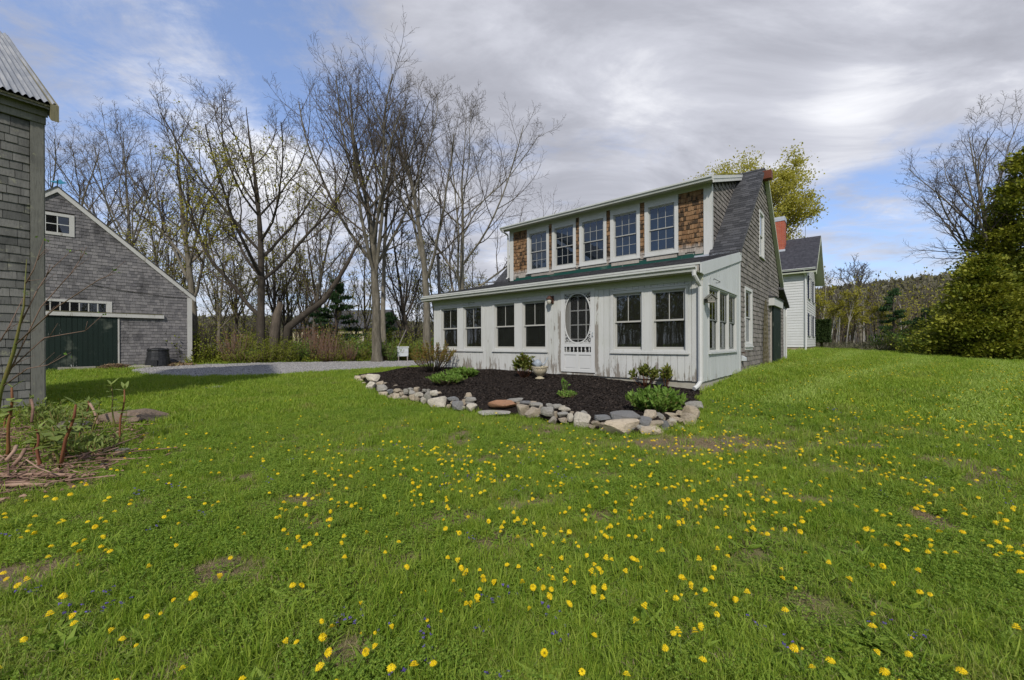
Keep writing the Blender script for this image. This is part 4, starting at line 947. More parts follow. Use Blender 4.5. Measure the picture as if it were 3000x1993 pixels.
# ---------------------------------------------------------------- white farmhouse
def farmhouse():
    o = Vector((18.0, 25.0, 0)); FH = thing('farmhouse', 'tall white clapboard farmhouse with dark roof behind the cottage', 'house', o, HROT)
    FR = lambda a, d, z: (a, -d, z); RS = lambda a, d, z: (d, a, z)
    L, D, z0, ez, rz = 9.0, 7.2, .92, 5.72, 8.25
    MB().box(-L + .03, -.03, .03, D - .03, 0, z0).build('foundation', M['pale_stone_base'], FH)
    fw = MB().box(-L, -.002, 0, .1, z0, ez).build('front_wall', M['farm_white'], FH)
    gw = MB().prism([(-.1, .0, z0), (-.1, .0, ez), (-.1, D / 2, rz - .1), (-.1, D, ez), (-.1, D, z0)], (.098, 0, 0)).build('gable_wall', M['farm_white'], FH)
    rng = random.Random(5); z = z0; e = .165
    while z < ez - .1:
        mb = MB(); mb.v = [(-L, -.004, z + e + .01), (-.12, -.004, z + e + .01), (-.12, -.026, z), (-L, -.026, z), (-L, 0, z), (-.12, 0, z)]; mb.f = [(0, 3, 2, 1), (3, 4, 5, 2)]; mb.t = [rng.random()] * 6
        mb.build('clapboard', M['farm_white'], fw); z += e
    z = z0
    while z < rz - .5:
        lo, hi = .12, D - .12
        if z + e > ez: k = (z + e - ez) / (rz - ez) * D / 2; lo, hi = max(lo, k), min(hi, D - k)
        if hi - lo > .2:
            mb = MB(); mb.v = [(.004, lo, z + e + .01), (.004, hi, z + e + .01), (.026, hi, z), (.026, lo, z), (0, lo, z), (0, hi, z)]; mb.f = [(0, 1, 2, 3), (3, 2, 5, 4)]; mb.t = [rng.random()] * 6
            mb.build('clapboard', M['farm_white'], gw)
        z += e
    MB().box(-.12, .035, -.035, .0, z0, ez).box(.0005, .035, .0005, .12, z0, ez).build('corner_board', M['farm_white'], FH)
    MB().box(-L, .03, -.05, -.001, ez - .3, ez + .001).build('frieze_board', M['farm_white'], FH)
    sl = (rz - ez) / (D / 2)
    for s in (0, 1):
        yy = (lambda y: y) if s == 0 else (lambda y: D - y)
        ya = -.42; za = ez + .12 + sl * ya; zb = rz + .12
        MB().prism([(-L, yy(ya), za), (-L, yy(D / 2), zb), (-L, yy(D / 2), zb - .05), (-L, yy(ya), za - .05)], (L + .55, 0, 0)).build('roof', M['farm_roof'], FH)
        MB().prism([(-L, yy(ya), za - .051), (-L, yy(D / 2), zb - .051), (-L, yy(D / 2), zb - .12), (-L, yy(ya), za - .12)], (L + .53, 0, 0)).build('eave_soffit', M['soffit_green'], FH)
        MB().prism([(.53, yy(ya), za - .01), (.53, yy(D / 2), zb - .01), (.53, yy(D / 2), zb - .26), (.53, yy(ya), za - .26)], (.03, 0, 0)).build('rake_board', M['soffit_green'], FH)
    gutter(FH, -L, .5, -.43, ez - .02, M['farm_white'])
    MB().tube([(-.05, -.45, ez - .12), (-.05, -.3, ez - .3), (-.02, -.07, ez - .45), (-.02, -.07, z0 - .1), (-.02, -.25, z0 - .22)], .05, 6).build('downspout', M['farm_white'], FH)
    for (b0, b1), (c0, c1) in [(w, h) for w in ((1.35, 2.35), (4.75, 5.75)) for h in ((4.0, 5.42), (1.62, 3.05))]:
        window(FH, lambda a, d, z: (.028 + d, a, z), b0, b1, c0, c1, .09, True, lites=((2, 2), (2, 2)), glass=M['glass_blue'], frame=M['farm_white'], sash=M['farm_white'])
        for s0 in (b0 - .42, b1 + .02):
            MB().box(.03, .07, s0, s0 + .40, c0, c1).build('shutter', M['shutter_navy'], FH)
    ch = MB().box(-2.35, -1.35, 2.25, 3.15, 7.0, 9.45).build('chimney', M['red_brick'], FH)
    MB().box(-2.38, -1.32, 2.22, 3.18, 9.452, 9.74).build('chimney_cap', M['flashing'], FH)
    MB().box(-2.40, -1.30, 2.16, 2.26, 7.35, 7.50).build('chimney_flashing', M['flashing'], FH)
    MB().tube([(-.3, D / 2, rz + .1), (-.3, D / 2, rz + .9)], .015, 4).build('lightning_rod', M['galvanised'], FH)
farmhouse()

# ---------------------------------------------------------------- barn
def barn():
    Bn = thing('barn', 'big grey shingled barn with steep gable and dark green sliding doors', 'barn', (-20.97, 18.4, 0), math.radians(46))
    FR = ID3; ap, hw, ez, rz = .35, 4.85, 3.78, 8.28; sl = (rz - ez) / hw
    rf = lambda a: rz - sl * abs(a - ap); a0, a1 = ap - hw, ap + hw
    holes = [(-.82, 2.36, .0, 2.55), (-2.3, 2.12, 2.78, 3.30), (-.55, .88, 6.22, 7.22)]
    fw = MB()
    fw.prism([(a0, 0, -.1), (a0, 0, ez), (ap, 0, rz), (a1, 0, ez), (a1, 0, -.1)], (0, .12, 0)); fw = fw.build('gable_wall', M['dark_room'], Bn)
    rng = random.Random(6); e = .15
    def gr(z):
        k = max(0, (z - ez) / sl); return (a0 + k, a1 - .0 - k) if a1 - a0 - 2 * k > .1 else None
    rows = shingle_rows(rng, gr, -.05, rz - .05, e, .12, .24, holes)
    vis = [r for r in rows if r[0] > -.3]; hid = [r for r in rows if r[0] <= -.3]; rng.shuffle(vis); vis.sort(key=lambda r: -r[2] if r[2] > 5.3 else 0)
    lay_shingles(vis + hid, e, 'shingle_barn', fw, lambda a, z: (a, -.002, z), 0, 298, rng, .006, .006)
    for s in (-1, 1):
        xe = ap + s * (hw + .16); ze = rf(xe)
        MB().prism([(ap, -.09, rz + .13), (xe, -.09, ze + .13), (xe, -.09, ze - .10), (ap, -.09, rz - .10)], (0, .066, 0)).build('rake_board', M['barn_trim'], Bn)
        MB().prism([(ap, -.12, rz + .19), (xe, -.12, ze + .19), (xe, -.12, ze + .132), (ap, -.12, rz + .132)], (0, 11, 0)).build('roof', M['asphalt_roof'], Bn)
        MB().box(ap + s * hw - .1 if s > 0 else ap + s * hw, ap + s * hw if s > 0 else ap + s * hw + .1, .12, 10.6, -.1, ez).build('side_wall', M['shingle_barn'], Bn)
    MB().box(a1 - .19, a1 + .02, -.035, -.003, -.1, ez - .06).build('corner_board', M['barn_trim'], Bn)
    MB().box(-2.4, 4.05, -.14, -.022, 2.56, 2.74).build('track_cover', M['barn_trim'], Bn)
    MB().box(-2.4, 4.0, -.15, -.02, 2.742, 2.775).build('mossy_track_top', M['fascia_mossy'], Bn)
    for b0, b1 in ((-.80, .785), (.795, 2.31)):
        d = MB().box(b0, b1, -.05, -.02, .06, 2.55).build('sliding_door', M['dark_green_door'], Bn); n = 9
        for i in range(n): MB().box(b0 + (b1 - b0) * i / n + .005, b0 + (b1 - b0) * (i + 1) / n - .005, -.064, -.051, .07, 2.54).build('plank', M['dark_green_door'], d)
    MB().box(2.315, 2.375, -.066, -.02, .05, 2.55).build('door_jamb', M['barn_trim'], Bn)
    # transom row
    tr = MB(); tr.box(-2.3, 2.12, -.05, -.003, 3.20, 3.31); tr.box(1.93, 2.12, -.05, -.003, 2.78, 3.198); tr = tr.build('transom_window', M['barn_trim'], Bn)
    MB().box(-2.3, 1.93, -.01, -.003, 2.785, 3.195).build('backing', M['dark_room'], tr)
    n = 14; w_ = 4.23 / n
    for i in range(n):
        MB().box(-2.3 + i * w_ + .02, -2.3 + (i + 1) * w_ - .02, -.022, -.018, 2.80, 3.18).build('pane', M['glass_barn'], tr)
        MB().box(-2.3 + (i + 1) * w_ - .02, -2.3 + (i + 1) * w_ + .02, -.03, -.016, 2.79, 3.195).build('muntin', M['barn_trim'], tr)
    # gable sash
    g0, g1, h0, h1 = -.55, .88, 6.22, 7.22
    gwn = MB(); gwn.box(g0, g1, -.05, -.003, h0, h0 + .13).box(g0, g1, -.05, -.003, h1 - .13, h1).box(g0, g0 + .17, -.049, -.003, h0 + .13, h1 - .13).box(g1 - .17, g1, -.049, -.003, h0 + .13, h1 - .13)
    gwn = gwn.build('gable_window', M['barn_trim'], Bn)
    MB().box(g0 + .17, g1 - .17, -.008, -.003, h0 + .13, h1 - .13).build('backing', M['dark_room'], gwn)
    p0, p1, q0, q1 = g0 + .17, g1 - .17, h0 + .13, h1 - .13
    for i in range(3):
        for j in range(2): MB().box(p0 + (p1 - p0) * i / 3 + .015, p0 + (p1 - p0) * (i + 1) / 3 - .015, -.024, -.02, q0 + (q1 - q0) * j / 2 + .015, q0 + (q1 - q0) * (j + 1) / 2 - .015).build('pane', M['glass_barn'], gwn)
    for i in (1, 2): a = p0 + (p1 - p0) * i / 3; MB().box(a - .017, a + .017, -.034, -.018, q0, q1).build('muntin', M['white_trim'], gwn)
    MB().box(p0, p1, -.035, -.019, (q0 + q1) / 2 - .017, (q0 + q1) / 2 + .017).build('muntin', M['white_trim'], gwn)
    # cable sagging across the front
    MB().tube([(1.2 + i * .42, -.05, 4.15 - .10 * i + .006 * i * i - .02 * math.sin(i)) for i in range(10)], .012, 4).build('cable', M['iron'], Bn)
    V = thing('weather_vane', 'small blue weather vane on the barn peak', 'weather vane', (-20.97 + .35 * .695, 18.4 + .35 * .719, rz + .19), math.radians(46))
    MB().tube([(0, .0, 0), (0, 0, .28)], .02, 6).build('rod', M['iron'], V)
    MB().prism([(-.28, 0, .16), (-.05, 0, .22), (.1, 0, .34), (.18, 0, .24), (.3, 0, .22), (.1, 0, .12), (-.05, 0, .13)], (0, .05, 0)).build('figure', M['blue_vane'], V)
barn()
def by_barn(a, d): c, s = math.cos(math.radians(46)), math.sin(math.radians(46)); x, y = a, -d; return (-20.97 + c * x - s * y, 18.4 + s * x + c * y)
def barn_yard():
    x, y = by_barn(3.75, .75); C = thing('compost_bin', 'squat black plastic compost bin in front of the barn corner', 'compost bin', (x, y, gz(x, y) - .02), .4)
    MB().lathe([(.50, 0), (.51, .08), (.46, .42), (.455, .46), (.45, .47), (.42, .74), (.40, .80)], 20).build('body', M['black_plastic'], C, False)
    MB().lathe([(.43, .80), (.44, .84), (.40, .90), (.16, .955), (.05, .96)], 20).build('lid', M['black_plastic'], C)
    MB().box(-.13, .13, -.53, -.40, .06, .34).build('hatch', M['black_plastic'], C)
    for s in (-1, 1): MB().tube([(s * .40, 0, .84), (s * .46, 0, .90), (s * .36, 0, .93)], .018, 6).build('handle', M['black_plastic'], C)
    x, y = by_barn(2.2, 1.0); z = gz(x, y)
    rng = np.random.default_rng(9); n = 3200
    p = rng.normal(0, 1, (n, 3)); p /= np.linalg.norm(p, axis=1)[:, None]; p[:, 2] = np.abs(p[:, 2]); p *= np.array([.62, .32, .26]) * rng.uniform(.75, 1.05, (n, 1))
    p[:, 2] = np.minimum(p[:, 2], .24)
    d = rng.normal(0, 1, (n, 3)); d[:, 2] *= .4; d /= np.linalg.norm(d, axis=1)[:, None]; u = np.cross(d, [0, 0, 1.]); u /= np.linalg.norm(u, axis=1)[:, None]
    l = rng.uniform(.03, .10, (n, 1)); w = .006
    V = np.stack([p - d * l - u * w, p + d * l - u * w, p + d * l + u * w, p - d * l + u * w], 1).reshape(-1, 3)
    h = thing('straw_heap', 'low heap of brown straw lying beside the barn doors', 'straw', (x, y, z), math.radians(46))
    link('straw', np_mesh('straw', V, np.arange(n * 4).reshape(-1, 4), M['straw'], tint=np.repeat(rng.random(n), 4)), h)
    mb = MB().lathe([(.01, .22), (.4, .17), (.58, .06), (.6, 0)], 14); mb.v = [(a, b * .52, c) for a, b, c in mb.v]; mb.build('core', M['straw'], h, True)
    x, y = by_barn(3.05, .9); S = thing('stone_slab', 'flat tan stone slab between straw heap and compost bin', 'slab', (x, y, gz(x, y)), math.radians(46))
    MB().box(-.42, .40, -.38, .55, -.06, .10).build('slab', M['concrete'], S, bevel=.02)
    x, y = by_barn(.95, .35); pl = thing('grey_plank', 'narrow grey plank lying at the foot of the green barn doors', 'plank', (x, y, gz(x, y)), math.radians(46))
    MB().box(-.6, .6, -.03, .03, .02, .16).build('plank', M['plank_grey'], pl); MB().box(-.5, -.35, -.06, .06, 0, .02).box(.35, .5, -.06, .06, 0, .02).build('block', M['plank_grey'], pl)
    x, y = by_barn(4.5, .8); rng = random.Random(3); r = thing('leaf_pile', 'small pile of dead brown leaves by the barn corner', 'leaves', (x, y, gz(x, y)), .2)
    n = 500; g = np.random.default_rng(4); p = g.normal(0, 1, (n, 3)) * np.array([.4, .25, .06]); p[:, 2] = np.abs(p[:, 2]); q = g.normal(0, .05, (n, 4, 3)); V = (p[:, None] + q).reshape(-1, 3)
    link('leaf_litter', np_mesh('leaf_litter', V, np.arange(n * 4).reshape(-1, 4), M['straw'], tint=np.repeat(g.random(n), 4)), r)
barn_yard()

# ---------------------------------------------------------------- near shed
def shed():
    S = thing('shed', 'tall weathered grey shingle shed with corrugated metal roof', 'shed', (-8.71, 7.6, 0), math.radians(56.2))
    W0 = -4.5; z0, zt = -.05, 5.30
    w = MB().box(W0, -.01, .0, .1, z0, zt + .3).build('front_wall', M['dark_room'], S)
    MB().box(-.12, -.011, .1, 5.9, z0, zt + .3).prism([(-.12, .1, zt), (-.12, 6.0, zt + .0), (-.12, 6.0, zt + 3.7)], (.108, 0, 0)).build('end_wall', M['shingle_shed'], S)
    rng = random.Random(2); e = .152
    rows = shingle_rows(rng, lambda z: (W0, -.165), z0, zt, e, .11, .30); rows.sort(key=lambda r: -r[0])
    lay_shingles(rows, e, 'shingle_shed', w, lambda a, z: (a, -.003, z), 0, 280, rng, .006, .008)
    MB().box(-.16, .004, -.038, -.004, z0, zt).build('corner_board', M['old_wood'], S)
    MB().box(.006, .02, -.03, .12, z0, zt).build('corner_board', M['old_wood'], S)
    MB().box(W0, .03, -.06, -.005, zt, zt + .14).build('frieze_board', M['old_wood'], S)
    MB().box(W0, .05, -.10, -.062, zt + .13, zt + .30).build('frieze_board', M['old_wood'], S)
    MB().box(W0, .10, -.24, -.101, zt + .28, zt + .31).build('soffit', M['fascia_mossy'], S)
    sl = .63; n = 900; yf = -.28; zf = zt + .34
    xs = np.linspace(W0, .16, 420); ys = np.linspace(0, 6.4, 9); V = []
    for x in xs:
        for y in ys: V.append((x, yf + y, zf + sl * y + .022 * math.sin(x * 2 * math.pi / .085)))
    i = (np.arange(len(xs) - 1)[:, None] * len(ys) + np.arange(len(ys) - 1)[None]).ravel(); ny = len(ys)
    link('corrugated_roof', np_mesh('corrugated_roof', V, np.stack([i, i + ny, i + ny + 1, i + 1], -1), M['corrugated_metal'], True), S)
    MB().prism([(W0, yf + .06, zf - .03), (W0, yf + 6.4, zf - .03 + sl * 6.34), (W0, yf + 6.4, zf - .10 + sl * 6.34), (W0, yf + .06, zf - .10)], (-W0 + .06, 0, 0)).build('roof_deck', M['old_wood'], S)
    MB().prism([(.06, yf - .02, zf - .02), (.06, yf + 6.4, zf - .03 + sl * 6.4), (.06, yf + 6.4, zf - .22 + sl * 6.4), (.06, yf - .02, zf - .32)], (.10, 0, 0)).build('rake_board', M['fascia_mossy'], S)
shed()

# ---------------------------------------------------------------- cream house behind the scrub
def cream_house():
    Hc = thing('cream_house', 'pale cream house half hidden behind the scrub and pines', 'house', (-21, 46, 0), math.radians(-8))
    MB().box(-4, 6, 0, 7, -.2, 3.0).build('wall', M['cream_wall'], Hc)
    MB().prism([(-4.3, -.4, 2.95), (-4.3, 3.5, 5.3), (-4.3, 7.4, 2.95)], (10.6, 0, 0)).build('roof', M['asphalt_roof'], Hc)
    for a in (-2.5, .2, 3.6): window(Hc, ID3, a, a + .95, .9, 2.3, .08, True, lites=((1, 1), (1, 1)), glass=M['glass_blue'])
cream_house()
# ---------------------------------------------------------------- fieldstones edging the bed
def stone_meshes(n=8):
    out = []
    for k in range(n):
        bm = bmesh.new(); bmesh.ops.create_icosphere(bm, subdivisions=3, radius=.5); rng = random.Random(40 + k)
        planes = [(Vector((rng.gauss(0, 1), rng.gauss(0, 1), rng.gauss(0, .8))).normalized(), rng.uniform(.27, .40)) for _ in range(13)] + [(Vector((0, 0, 1)), .36), (Vector((0, 0, -1)), .36)]
        for v in bm.verts:
            for nrm, d in planes:
                e = v.co.dot(nrm) - d
                if e > 0: v.co -= nrm * e * .97
            p = v.co * 4.2; w = math.sin(p.x * 2 + k) * math.cos(p.y * 1.7 - k) * math.sin(p.z * 2.3 + 2 * k); v.co *= 1 + .035 * w + rng.uniform(-.012, .012)
        bm.normal_update()
        s_ = 1 / max(max(abs(v.co.x) for v in bm.verts), max(abs(v.co.y) for v in bm.verts)) * .5
        for v in bm.verts: v.co *= s_
        for f_ in bm.faces: f_.smooth = True
        for e_ in bm.edges: e_.smooth = e_.calc_face_angle(0) < .42
        me = bpy.data.meshes.new('stone'); bm.to_mesh(me); bm.free(); me.materials.append(M['fieldstone']); out.append(me)
    return out
STM = stone_meshes()
SCOL = {'g': (.44, .42, .37), 't': (.54, .45, .33), 'w': (.64, .58, .47), 'b': (.25, .255, .26), 'o': (.36, .19, .11), 'p': (.48, .35, .30)}
SNAME = {'g': 'grey', 't': 'tan', 'w': 'pale cream', 'b': 'dark slate grey', 'p': 'pinkish'}
STONES = [(100,235,45,35,'t'),(140,220,50,30,'t'),(195,228,75,45,'w'),(120,250,50,25,'t'),(140,268,45,30,'t'),(190,278,75,50,'w'),(245,262,45,30,'t'),(255,290,80,40,'g'),(300,310,35,22,'b'),
 (270,328,85,35,'t'),(335,345,60,45,'t'),(350,308,55,28,'t'),(370,327,40,25,'t'),(398,310,30,30,'g'),(425,297,35,20,'g'),(440,320,55,30,'g'),(463,300,35,28,'t'),(390,350,60,35,'t'),(440,350,35,40,'t'),
 (475,335,55,35,'w'),(470,360,35,30,'t'),(512,305,22,18,'g'),(575,320,50,35,'w'),(535,318,35,20,'g'),(540,345,50,40,'g'),(515,365,55,45,'w'),(600,382,110,65,'w'),(685,357,70,25,'b'),(690,380,45,20,'t'),
 (715,400,75,55,'b'),(660,405,28,30,'t'),(783,337,48,38,'t'),(798,362,75,26,'g'),(790,382,55,22,'g'),(800,410,62,45,'w'),(1000,388,170,45,'o'),(1060,365,120,22,'g'),(935,440,200,22,'g'),(1135,380,80,22,'b'),
 (1098,397,30,20,'t'),(1120,425,90,55,'t'),(1200,395,80,40,'g'),(1232,405,30,25,'w'),(1190,445,95,60,'t'),(1285,398,50,28,'g'),(1330,402,50,26,'g'),(1280,435,85,60,'g'),(1360,415,50,35,'w'),(1322,455,28,38,'t'),
 (1365,452,65,35,'g'),(1305,487,48,38,'w'),(1415,470,38,45,'w'),(1420,442,28,20,'t'),(1485,490,110,85,'w'),(1500,445,45,25,'g'),(1620,473,130,35,'b'),(1745,468,170,45,'b'),(1570,507,60,38,'t'),(1720,530,210,85,'t'),
 (1910,455,90,50,'t'),(1865,493,100,45,'b'),(1855,530,80,25,'g'),(1930,510,110,40,'t'),(1980,480,50,35,'t'),(1905,552,140,40,'t'),(2040,480,75,30,'t'),(2030,455,70,25,'t'),(1995,525,50,60,'b'),(2035,507,75,45,'t'),
 (2140,490,115,75,'t'),(2075,540,65,35,'w'),(2085,445,40,35,'t'),(2165,445,95,70,'t'),(2150,395,80,50,'g'),(2200,395,70,45,'g'),(2135,365,50,25,'t'),(2250,345,50,15,'g'),(2195,348,40,18,'p')]
SPECIAL = {(1000, 388): 'long flat rust-orange slab lying in the mulch at the bed edge', (1485, 490): 'big round pale lichened boulder in the bed wall',
           (1720, 530): 'biggest blocky tan stone at the foot of the bed wall', (1745, 468): 'long dark slate laid on top of the biggest tan block', (1620, 473): 'dark flat slate beside the long slate in the bed wall',
           (935, 440): 'low grey paving stone sunk in grass at the bed gap', (1060, 365): 'thin pale grey slab behind the rust-orange slab', (600, 382): 'large pale boulder beside a dark slate stone in the bed wall'}
def fieldstones():
    rng = random.Random(17)
    bx = [p[0] for p in BED_PX]; bY = [p.y for p in BEDW]
    for k, (cx, cy, w, h, c) in enumerate(STONES):
        px, py = 1000 + cx * .47437, 1000 + cy * .47437; W_, H_ = w * .47437, h * .47437
        Yb = float(np.interp(cx, bx, bY)); hy = 1007 + (1500 - px) * .0037; Y = Yb
        if cx > 2120 and cy < 420: Y = gpt(px, py + H_ / 2, .12).y
        else:
            for _ in range(5):
                z = 1.2 - (py - hy) * Y / F; dz = z - H_ * Y / F / 2 - .03; Y = min(max(Yb + dz / .75, Yb - .5), Yb + 1.2)
        z = 1.2 - (py - hy) * Y / F; X = (px - 1500) / F * Y; sw, sh = W_ * Y / F * 1.2, H_ * Y / F * 1.3
        lab = SPECIAL.get((cx, cy)); size = 'small' if w * h < 1500 else ('middling' if w * h < 4200 else 'large')
        o = link('fieldstone', STM[(k * 5 + 3) % len(STM)], None, (X, Y, z), (rng.uniform(-.2, .2), rng.uniform(-.12, .12), rng.uniform(0, 6.28) if sw < sh * 1.7 else HROT * .3 + rng.uniform(-.3, .3)), (sw * 1.05, sw * rng.uniform(.75, 1.0) if sw < sh * 2.2 else sw * .6, sh * 1.05))
        kk = rng.uniform(.95, 1.3); o.color = (*[q * kk for q in SCOL[c]], 1)
        if lab: tag(o, lab, 'stone')
        else: tag(o, '%s %s fieldstone in the low dry-laid wall edging the mulch bed' % (size, SNAME[c]), 'stone', 'fieldstones edging the mulch bed')
fieldstones()
def filler_stones():
    rr = random.Random(99); cols = [SCOL[k] for k in 'ttwgt']
    for i in range(75):
        px = rr.uniform(95, 2190); 
        if 830 < px < 1060: continue
        p = gpt(1000 + px * .47437, 1000 + float(np.interp(px, [q[0] for q in BED_PX], [q[1] for q in BED_PX])) * .47437, .03); off = rr.uniform(-.06, .32); n_ = Vector((.35, .93, 0)); s = rr.uniform(.07, .17)
        x, y = p.x + n_.x * off, p.y + n_.y * off; hx, hy = w2h(x, y); z = max(gz(x, y), float(mulch_z(np.array([hx]), np.array([hy]))[0]) * .8)
        o = link('fieldstone', rr.choice(STM), None, (x, y, z + s * .2), (rr.uniform(-.3, .3), rr.uniform(-.3, .3), rr.uniform(0, 6.28)), (s * rr.uniform(.9, 1.5), s, s * rr.uniform(.55, .9))); kk = rr.uniform(.8, 1.25); o.color = (*[q * kk for q in rr.choice(cols)], 1)
        tag(o, 'small chinking stone wedged between the bigger stones of the bed wall', 'stone', 'chinking stones in the bed wall')
filler_stones()

# ---------------------------------------------------------------- leaf helper
def leaves_mesh(name, P, D, L, Wd, mat, rng, fold=.25, tip=None):
    """diamond leaves: base P, direction D (n,3), length L, width Wd; two triangles-pairs folded on the midrib"""
    n = len(P); D = D / np.maximum(np.linalg.norm(D, axis=1), 1e-6)[:, None]
    R = rng.normal(0, 1, (n, 3)); S = np.cross(D, R); S /= np.maximum(np.linalg.norm(S, axis=1), 1e-6)[:, None]; N = np.cross(S, D)
    L = np.broadcast_to(np.asarray(L, float), (n,))[:, None]; Wd = np.broadcast_to(np.asarray(Wd, float), (n,))[:, None]
    mid = P + D * L * .45
    V = np.stack([P, mid + S * Wd + N * Wd * fold, P + D * L - N * L * .12, mid - S * Wd + N * Wd * fold], 1).reshape(-1, 3)
    b = np.arange(n)[:, None] * 4; Fc = np.concatenate([b + np.array([0, 1, 2]), b + np.array([0, 2, 3])])
    return np_mesh(name, V, Fc, mat, tint=np.repeat(rng.random(n), 4))
def stems_mesh(paths, mat, name='stems', n=4):
    mb = MB()
    for pts, r0, r1 in paths: mb.tube(pts, [r0 + (r1 - r0) * i / (len(pts) - 1) for i in range(len(pts))], n, random.random())
    return mb.mesh(name, mat, True)
def bush(name, label, cat, loc, w, h, n_st, n_lf, lf, leafmat, stemmat, seed, spread=.9, leaf_from=.35, group=None, up=.5, foliage='foliage'):
    rng = np.random.default_rng(seed); T = thing(name, label, cat, loc, 0, group); P, D, paths = [], [], []
    for i in range(n_st):
        a = rng.uniform(0, 6.28); r = np.sqrt(rng.random()) * w * .5 * spread; hh = h * rng.uniform(.65, 1.0) * (1 - .35 * (r / (w * .5)) ** 2)
        p0 = np.array([math.cos(a) * r * .25, math.sin(a) * r * .25, -.03]); p2 = np.array([math.cos(a) * r, math.sin(a) * r, hh]); pm = (p0 + p2) / 2 + np.array([math.cos(a) * r * .12, math.sin(a) * r * .12, hh * .06]) + rng.normal(0, .02, 3) * w
        paths.append(([tuple(p0), tuple(pm), tuple(p2)], .008 * max(w, .7), .003))
        m = max(1, n_lf // n_st); t = rng.uniform(leaf_from, 1.02, m)[:, None]
        q = (1 - t) ** 2 * p0 + 2 * t * (1 - t) * pm + t * t * p2; P.append(q + rng.normal(0, .015, q.shape) * w)
        d = rng.normal(0, 1, (m, 3)); d[:, 2] = np.abs(d[:, 2]) * .6 + up; D.append(d + np.array([math.cos(a), math.sin(a), 0]) * .4)
    P = np.concatenate(P); D = np.concatenate(D); n = len(P)
    link(foliage, leaves_mesh(foliage, P, D, lf * rng.uniform(.6, 1.25, n), lf * .22 * rng.uniform(.7, 1.3, n), leafmat, rng), T)
    link('stems', stems_mesh(paths, stemmat), T); return T
def bed_at(px, py, z): p = gpt(px, py, z); x, y = w2h(p.x, p.y); return (p.x, p.y, float(mulch_z(np.array([x]), np.array([y]))[0]))
bush('azalea_bush', 'twiggy bush with reddish and green young leaves at the porch corner', 'bush', bed_at(1270, 1082, .43), 1.40, 1.02, 55, 2600, .06, M['leaf_azalea'], M['twig'], 1, 1.0, .45)
bush('low_perennial', 'dense low bright green perennial by the porch wall', 'plant', bed_at(1353, 1097, .40), .85, .24, 70, 1500, .10, M['leaf_bright'], M['stalk_green'], 2, 1.0, .4)
bush('pale_grass_tuft', 'green tuft with straw-coloured dead stems in the mulch left of the urn', 'plant', bed_at(1308, 1121, .3), .90, .22, 90, 900, .085, M['leaf_bright'], M['dry_grass'], 3, 1.0, .55)
bush('peony_clump', 'upright dark green peony clump next to the stone urn', 'plant', bed_at(1536, 1099, .42), .54, .58, 26, 620, .11, M['leaf_peony'], M['stalk_red'], 4, .95, .55)
bush('young_peony', 'cluster of red-stemmed young peony shoots under the porch windows', 'plant', bed_at(1890, 1130, .32), .60, .46, 20, 300, .11, M['leaf_peony'], M['stalk_red'], 5, 1.05, .62)
bush('young_peony', 'narrow pair of red-stemmed peony shoots nearest the downspout', 'plant', bed_at(1951, 1130, .32), .28, .52, 8, 150, .11, M['leaf_peony'], M['stalk_red'], 6, .9, .5)
bush('lily_clump', 'broad bright green leafy clump behind the stones at the bed corner', 'plant', bed_at(1922, 1206, .2), .74, .36, 80, 1300, .10, M['leaf_bright'], M['stalk_green'], 7, 1.05, .3)
bush('small_tuft', 'small pale green tuft alone in the middle of the mulch', 'plant', bed_at(1664, 1157, .28), .34, .13, 24, 240, .06, M['leaf_bright'], M['dry_grass'], 8, 1.1, .5)
bush('allium_shoots', 'few upright blue-green bulb leaves standing in the mulch', 'plant', bed_at(1655, 1133, .33), .16, .24, 9, 14, .10, M['leaf_bright'], M['leaf_bright'], 9, 1.2, .8)
def urn():
    L = bed_at(1581, 1103, .42); U = thing('stone_urn', 'squat tan cast-stone urn standing beside the peony clump', 'urn', L)
    MB().lathe([(.11, 0), (.115, .02), (.07, .045), (.06, .07), (.10, .10), (.155, .15), (.178, .21), (.180, .245), (.172, .25), (.172, .262), (.195, .268), (.198, .295), (.185, .30), (.165, .296), (.15, .24), (.02, .22)], 28).build('bowl', M['cast_urn'], U, True)
    for q in range(20): a = q * math.pi / 10; MB().tube([(.186 * math.cos(a - .1), .186 * math.sin(a - .1), .262), (.197 * math.cos(a), .197 * math.sin(a), .252), (.186 * math.cos(a + .1), .186 * math.sin(a + .1), .262)], .007, 5).build('swag', M['cast_urn'], U)
    Wc = thing('watering_can', 'grey galvanised watering can lying tilted in the stone urn', 'watering can', (L[0] - .02, L[1], L[2] + .27), .4)
    b = MB().lathe([(.02, 0), (.10, .0), (.10, .14), (.085, .16), (.02, .165)], 16); R = Matrix.Rotation(.9, 3, 'Y'); b.v = [tuple(R @ Vector(v) + Vector((-.10, 0, .03))) for v in b.v]; b.build('body', M['galvanised'], Wc, True)
    MB().tube([(.05, 0, .04), (.16, 0, .10), (.24, 0, .24)], [.02, .015, .012], 8).build('spout', M['galvanised'], Wc)
    MB().tube([(-.08, 0, .10), (-.14, 0, .20), (-.18, 0, .24), (-.10, 0, .05)], .008, 6).build('handle', M['galvanised'], Wc)
urn()

